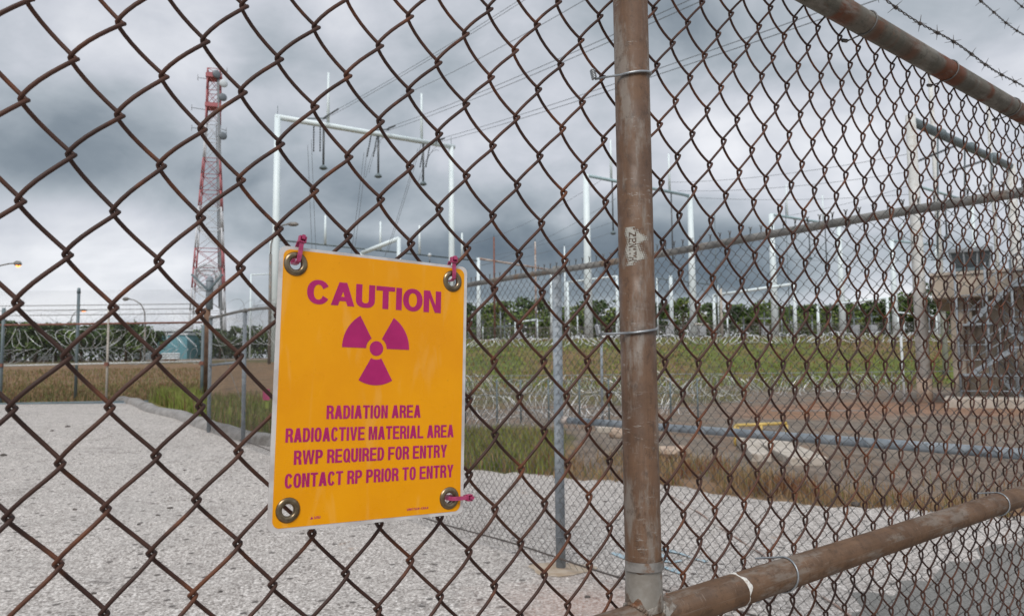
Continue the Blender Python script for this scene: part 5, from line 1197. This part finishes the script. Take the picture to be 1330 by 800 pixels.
# ================================================================== BUILDINGS
def block(t, name, px0, px1, D0, D1, ztop, m_, zb=None, inset=0):
    x0_ = at(px0, 450, D0)[0]; x1_ = at(px1, 450, D0)[0]; zb = gz((x0_ + x1_) / 2, D0) - .3 if zb is None else zb
    mb = MB(); mb.box(((x0_ + x1_) / 2, (D0 + D1) / 2, (zb + ztop) / 2), (x1_ - x0_, D1 - D0, ztop - zb)); return t.part(name, mb, m_, smooth=False), x0_, x1_, zb
tbld = Thing('teal_building', gpt(220, 112), 'small teal metal shed with a white end, behind the far gate near the corner post', 'building')
zt_ = at(220, 435, 112)[2]
o, x0_, x1_, zb_ = block(tbld, 'wall', 205, 243, 112, 120, zt_, 'bld_teal')
for i in range(20): mb = MB(); x = x0_ + (x1_ - x0_) * (i + .5) / 20; mb.box((x, 111.97, (zt_ + zb_) / 2), (.10, .08, zt_ - zb_ - .05)); tbld.part('rib', mb, 'bld_teal', smooth=False)
mb = MB(); mb.box(((x0_ + x1_) / 2, 116, zt_ + .1), (x1_ - x0_ + .4, 8.4, .2)); tbld.part('roof', mb, 'bld_white', smooth=False)
block(tbld, 'white_end', 178, 186, 110, 116, at(182, 437, 110)[2], 'bld_white')
o, a0_, a1_, zz_ = block(tbld, 'teal_door', 180, 184.5, 109.9, 110.4, at(182, 446, 110)[2], 'bld_teal')
gb = Thing('grey_shed', gpt(215, 124), 'long pale grey metal shed behind the teal one', 'building')
zt_ = at(220, 430.5, 124)[2]; o, x0_, x1_, zb_ = block(gb, 'wall', 188, 266, 124, 136, zt_, 'bld_grey')
mb = MB(); mb.box(((x0_ + x1_) / 2, 130, zt_ + .15), (x1_ - x0_ + .6, 12.6, .25)); gb.part('roof', mb, 'bld_white', smooth=False)
for i in range(24): mb = MB(); x = x0_ + (x1_ - x0_) * (i + .5) / 24; mb.box((x, 123.97, (zt_ + zb_) / 2), (.12, .08, zt_ - zb_ - .05)); gb.part('rib', mb, 'bld_grey', smooth=False)
# low pallets / stored material glinting behind the coils
rr = random.Random(5)
PST = ['at the left edge of the view', 'left of the net post', 'just right of the net post', 'behind the beige gate post', 'left of the white shed end', 'before the teal shed']
for i in range(6):
    px = 10 + i * 42 + rr.uniform(-5, 5); b = gpt(px, 92 + rr.uniform(0, 6)); t = Thing('stored_pipe_stack', b, '%s stack of stored pipes beyond the far gate, %s' % ('whitish' if i % 3 else 'grey', PST[i]), 'pipe stack', 'stacks of stored pipes behind the far gate')
    mb = MB(); L = rr.uniform(.9, 1.6)
    for j in range(3): mb.bar(b + np.array([-L, 0, .25 + j * .28]), b + np.array([L, .2, .25 + j * .28]), .15, 6)
    t.part('pipes', mb, 'bld_white' if i % 3 else 'bld_grey'); mb = MB(); mb.box(b + Z * .05, (L * 1.2, .5, .18)); t.part('bearer', mb, 'brown_wood', smooth=False)

# concrete stair building
D0 = 27.5; XB0 = at(1226, 450, D0)[0]
sb = Thing('stair_building', (XB0, D0 - .5, 0), 'tan concrete building with overhanging top and outside metal stairs, at the right edge', 'building')
D0 = 27.5; XB0 = at(1226, 450, D0)[0]; XB1 = at(1420, 450, D0)[0]; XO = at(1208, 370, D0 - 1)[0] + .42
zr = at(1260, 357, D0 - 1)[2]; zo = at(1215, 387, D0 - 1)[2]
mb = MB(); mb.box(((XO + XB1) / 2, D0 + 3, (zr + zo) / 2), (XB1 - XO, 8, zr - zo)); sb.part('overhang', mb, 'conc_wall', smooth=False, bevel=.03)
mb = MB(); mb.box(((XO + XB1) / 2, D0 + 3, zr + .05), (XB1 - XO + .12, 8.12, .10)); sb.part('coping', mb, 'conc_pale', smooth=False)
bayx = [XB0, at(1250, 450, D0)[0], at(1290, 450, D0)[0], at(1335, 450, D0)[0], XB1]
mb = MB(); mb.box(((bayx[0] + bayx[1]) / 2, D0 + 2.5, (zo - .4) / 2), (bayx[1] - bayx[0], 6, zo + .4 - .005)); sb.part('pier', mb, 'conc_wall', smooth=False, bevel=.03)
mb = MB(); mb.box(((bayx[1] + XB1) / 2 , D0 + 2.35, (zo - .4) / 2), (XB1 - bayx[1] - .004, 4, zo + .4 - .01)); sb.part('wall', mb, 'conc_wall', smooth=False)
for k in range(1, 3): mb = MB(); x = bayx[0] + (bayx[1] - bayx[0]) * k / 3; mb.box((x, D0 - .51, zo / 2), (.07, .05, zo - .02)); sb.part('joint_strip', mb, 'brown_wood', smooth=False)
for x in bayx[2:4]: mb = MB(); mb.box((x, D0 + .75, (zo - .4) / 2), (.35, .9, zo + .4 - .01)); sb.part('pier', mb, 'conc_wall', smooth=False)
mb = MB(); mb.box((at(1285, 530, 25.6)[0] + .95, 26.2, .14), (3.1, 2.4, .34)); sb.part('base_slab', mb, 'conc_pale', smooth=False, bevel=.03)
DS = 26.0
def S_(px, py, d=0): return at(px, py, DS + d) + np.array([.55, 0, 0])
fl_ = [((1257, 422), (1303, 374), 0), ((1280, 423), (1308, 453), .7), ((1262, 484), (1308, 452), 0), ((1275, 487), (1308, 528), .7), ((1303, 374), (1345, 335), 0), ((1308, 452), (1350, 490), .7)]
for (p1, p2, d) in fl_:
    a_, b_ = S_(*p1, d), S_(*p2, d); st = MB(); st.beam(a_, b_, .05, .16)
    fo_ = sb.part('stair_stringer', st, 'galv', smooth=False)
    for h in (.45, .9): mb = MB(); mb.tube([a_ + Z * h, b_ + Z * h], .022, 6); sb.part('handrail', mb, 'galv')
    n_ = 8
    for k in range(n_): p_ = a_ + (b_ - a_) * (k + .5) / n_; mb = MB(); mb.box(p_ + np.array([0, .33, .02]), (.24, .62, .035)); sb.part('tread', mb, 'galv', smooth=False)
    for k in range(4): p_ = a_ + (b_ - a_) * k / 3; mb = MB(); mb.bar(p_, p_ + Z * .95, .018, 5); sb.part('baluster', mb, 'galv')
for (px0, py0, px1) in ((1250, 422, 1284), (1303, 452, 1350), (1248, 487, 1280), (1303, 374, 1345), (1250, 527, 1335)):
    a_, b_ = S_(px0, py0), S_(px1, py0 - 1); mb = MB(); mb.beam(a_ + np.array([0, .6, 0]), b_ + np.array([0, .6, 0]), 1.3, .07); sb.part('landing', mb, 'galv', smooth=False)
    for h in (.5, 1.0): mb = MB(); mb.tube([a_ + Z * h, b_ + Z * h], .022, 6); sb.part('handrail', mb, 'galv')
for px in (1250, 1284, 1312, 1340): a_ = S_(px, 530); mb = MB(); mb.bar(np.array([a_[0], DS + .05, 0]), np.array([a_[0], DS + .05, S_(px, 372)[2] + .8]), .045, 6); sb.part('stair_column', mb, 'galv')
mb = MB(); mb.box(S_(1285, 375, 1.5) + Z * .2, (3.2, .1, .08)); sb.part('roof_edge_rail', mb, 'galv', smooth=False)
sb.o.rotation_euler = (0, 0, rad(-31))
# guard booth with dark windows on the roof behind
DBo = 30.0; gbo = Thing('guard_booth', at(1260, 356, DBo), 'grey guard booth with dark sloping windows on top of the stair building', 'booth')
zf = zr + .10; ztb = at(1260, 325, DBo)[2]; xa, xb = at(1238, 340, DBo)[0], at(1283, 340, DBo)[0]; zw0 = zf + (ztb - zf) * .38; zw1 = zf + (ztb - zf) * .86
xm = (xa + xb) / 2; wd = xb - xa
mb = MB(); mb.box((xm, DBo, (zf + zw0) / 2), (wd * .86, 1.3, zw0 - zf)); gbo.part('lower_wall', mb, 'booth_grey', smooth=False)
mb = MB(); mb.add([(xm - wd * .43, DBo - .65, zw0 + .003), (xm + wd * .43, DBo - .65, zw0 + .003), (xm + wd * .43, DBo + .65, zw0 + .003), (xm - wd * .43, DBo + .65, zw0 + .003), (xm - wd * .5, DBo - .78, zw1), (xm + wd * .5, DBo - .78, zw1), (xm + wd * .5, DBo + .78, zw1), (xm - wd * .5, DBo + .78, zw1)], [(0, 1, 5, 4), (1, 2, 6, 5), (2, 3, 7, 6), (3, 0, 4, 7), (4, 5, 6, 7)]); gbo.part('window_band', mb, 'glass_dark', smooth=False)
for f_ in (-.5, -.17, .17, .5): mb = MB(); mb.beam((xm + wd * f_ * .86, DBo - .67, zw0), (xm + wd * f_, DBo - .80, zw1), .06, .04); gbo.part('mullion', mb, 'booth_grey', smooth=False)
mb = MB(); mb.box((xm, DBo, (zw1 + ztb) / 2), (wd * 1.08, 1.75, ztb - zw1)); gbo.part('roof', mb, 'booth_grey', smooth=False, bevel=.04)
mb = MB(); mb.box((xm, DBo - .72, zw0 - .04), (wd * .95, .25, .12)); gbo.part('sill', mb, 'sub_dark', smooth=False)
gbo.o.rotation_euler = (0, 0, rad(-31))
# small magenta tag on the fence behind the sign's left edge
tgp = s2(6.9, 0); hp = at(346, 515, tgp[1] - .15); tg_ = Thing('hanging_tag', hp, 'small pink and green tag on the grey fence beside the sign left edge', 'tag')
mb = MB(); mb.box(hp + Z * .03, (.10, .01, .16)); tg_.part('pink_card', mb, 'zip', smooth=False); mb = MB(); mb.box(hp - Z * .12 + np.array([.01, 0, 0]), (.05, .01, .10)); tg_.part('green_card', mb, 'grass_green', smooth=False)
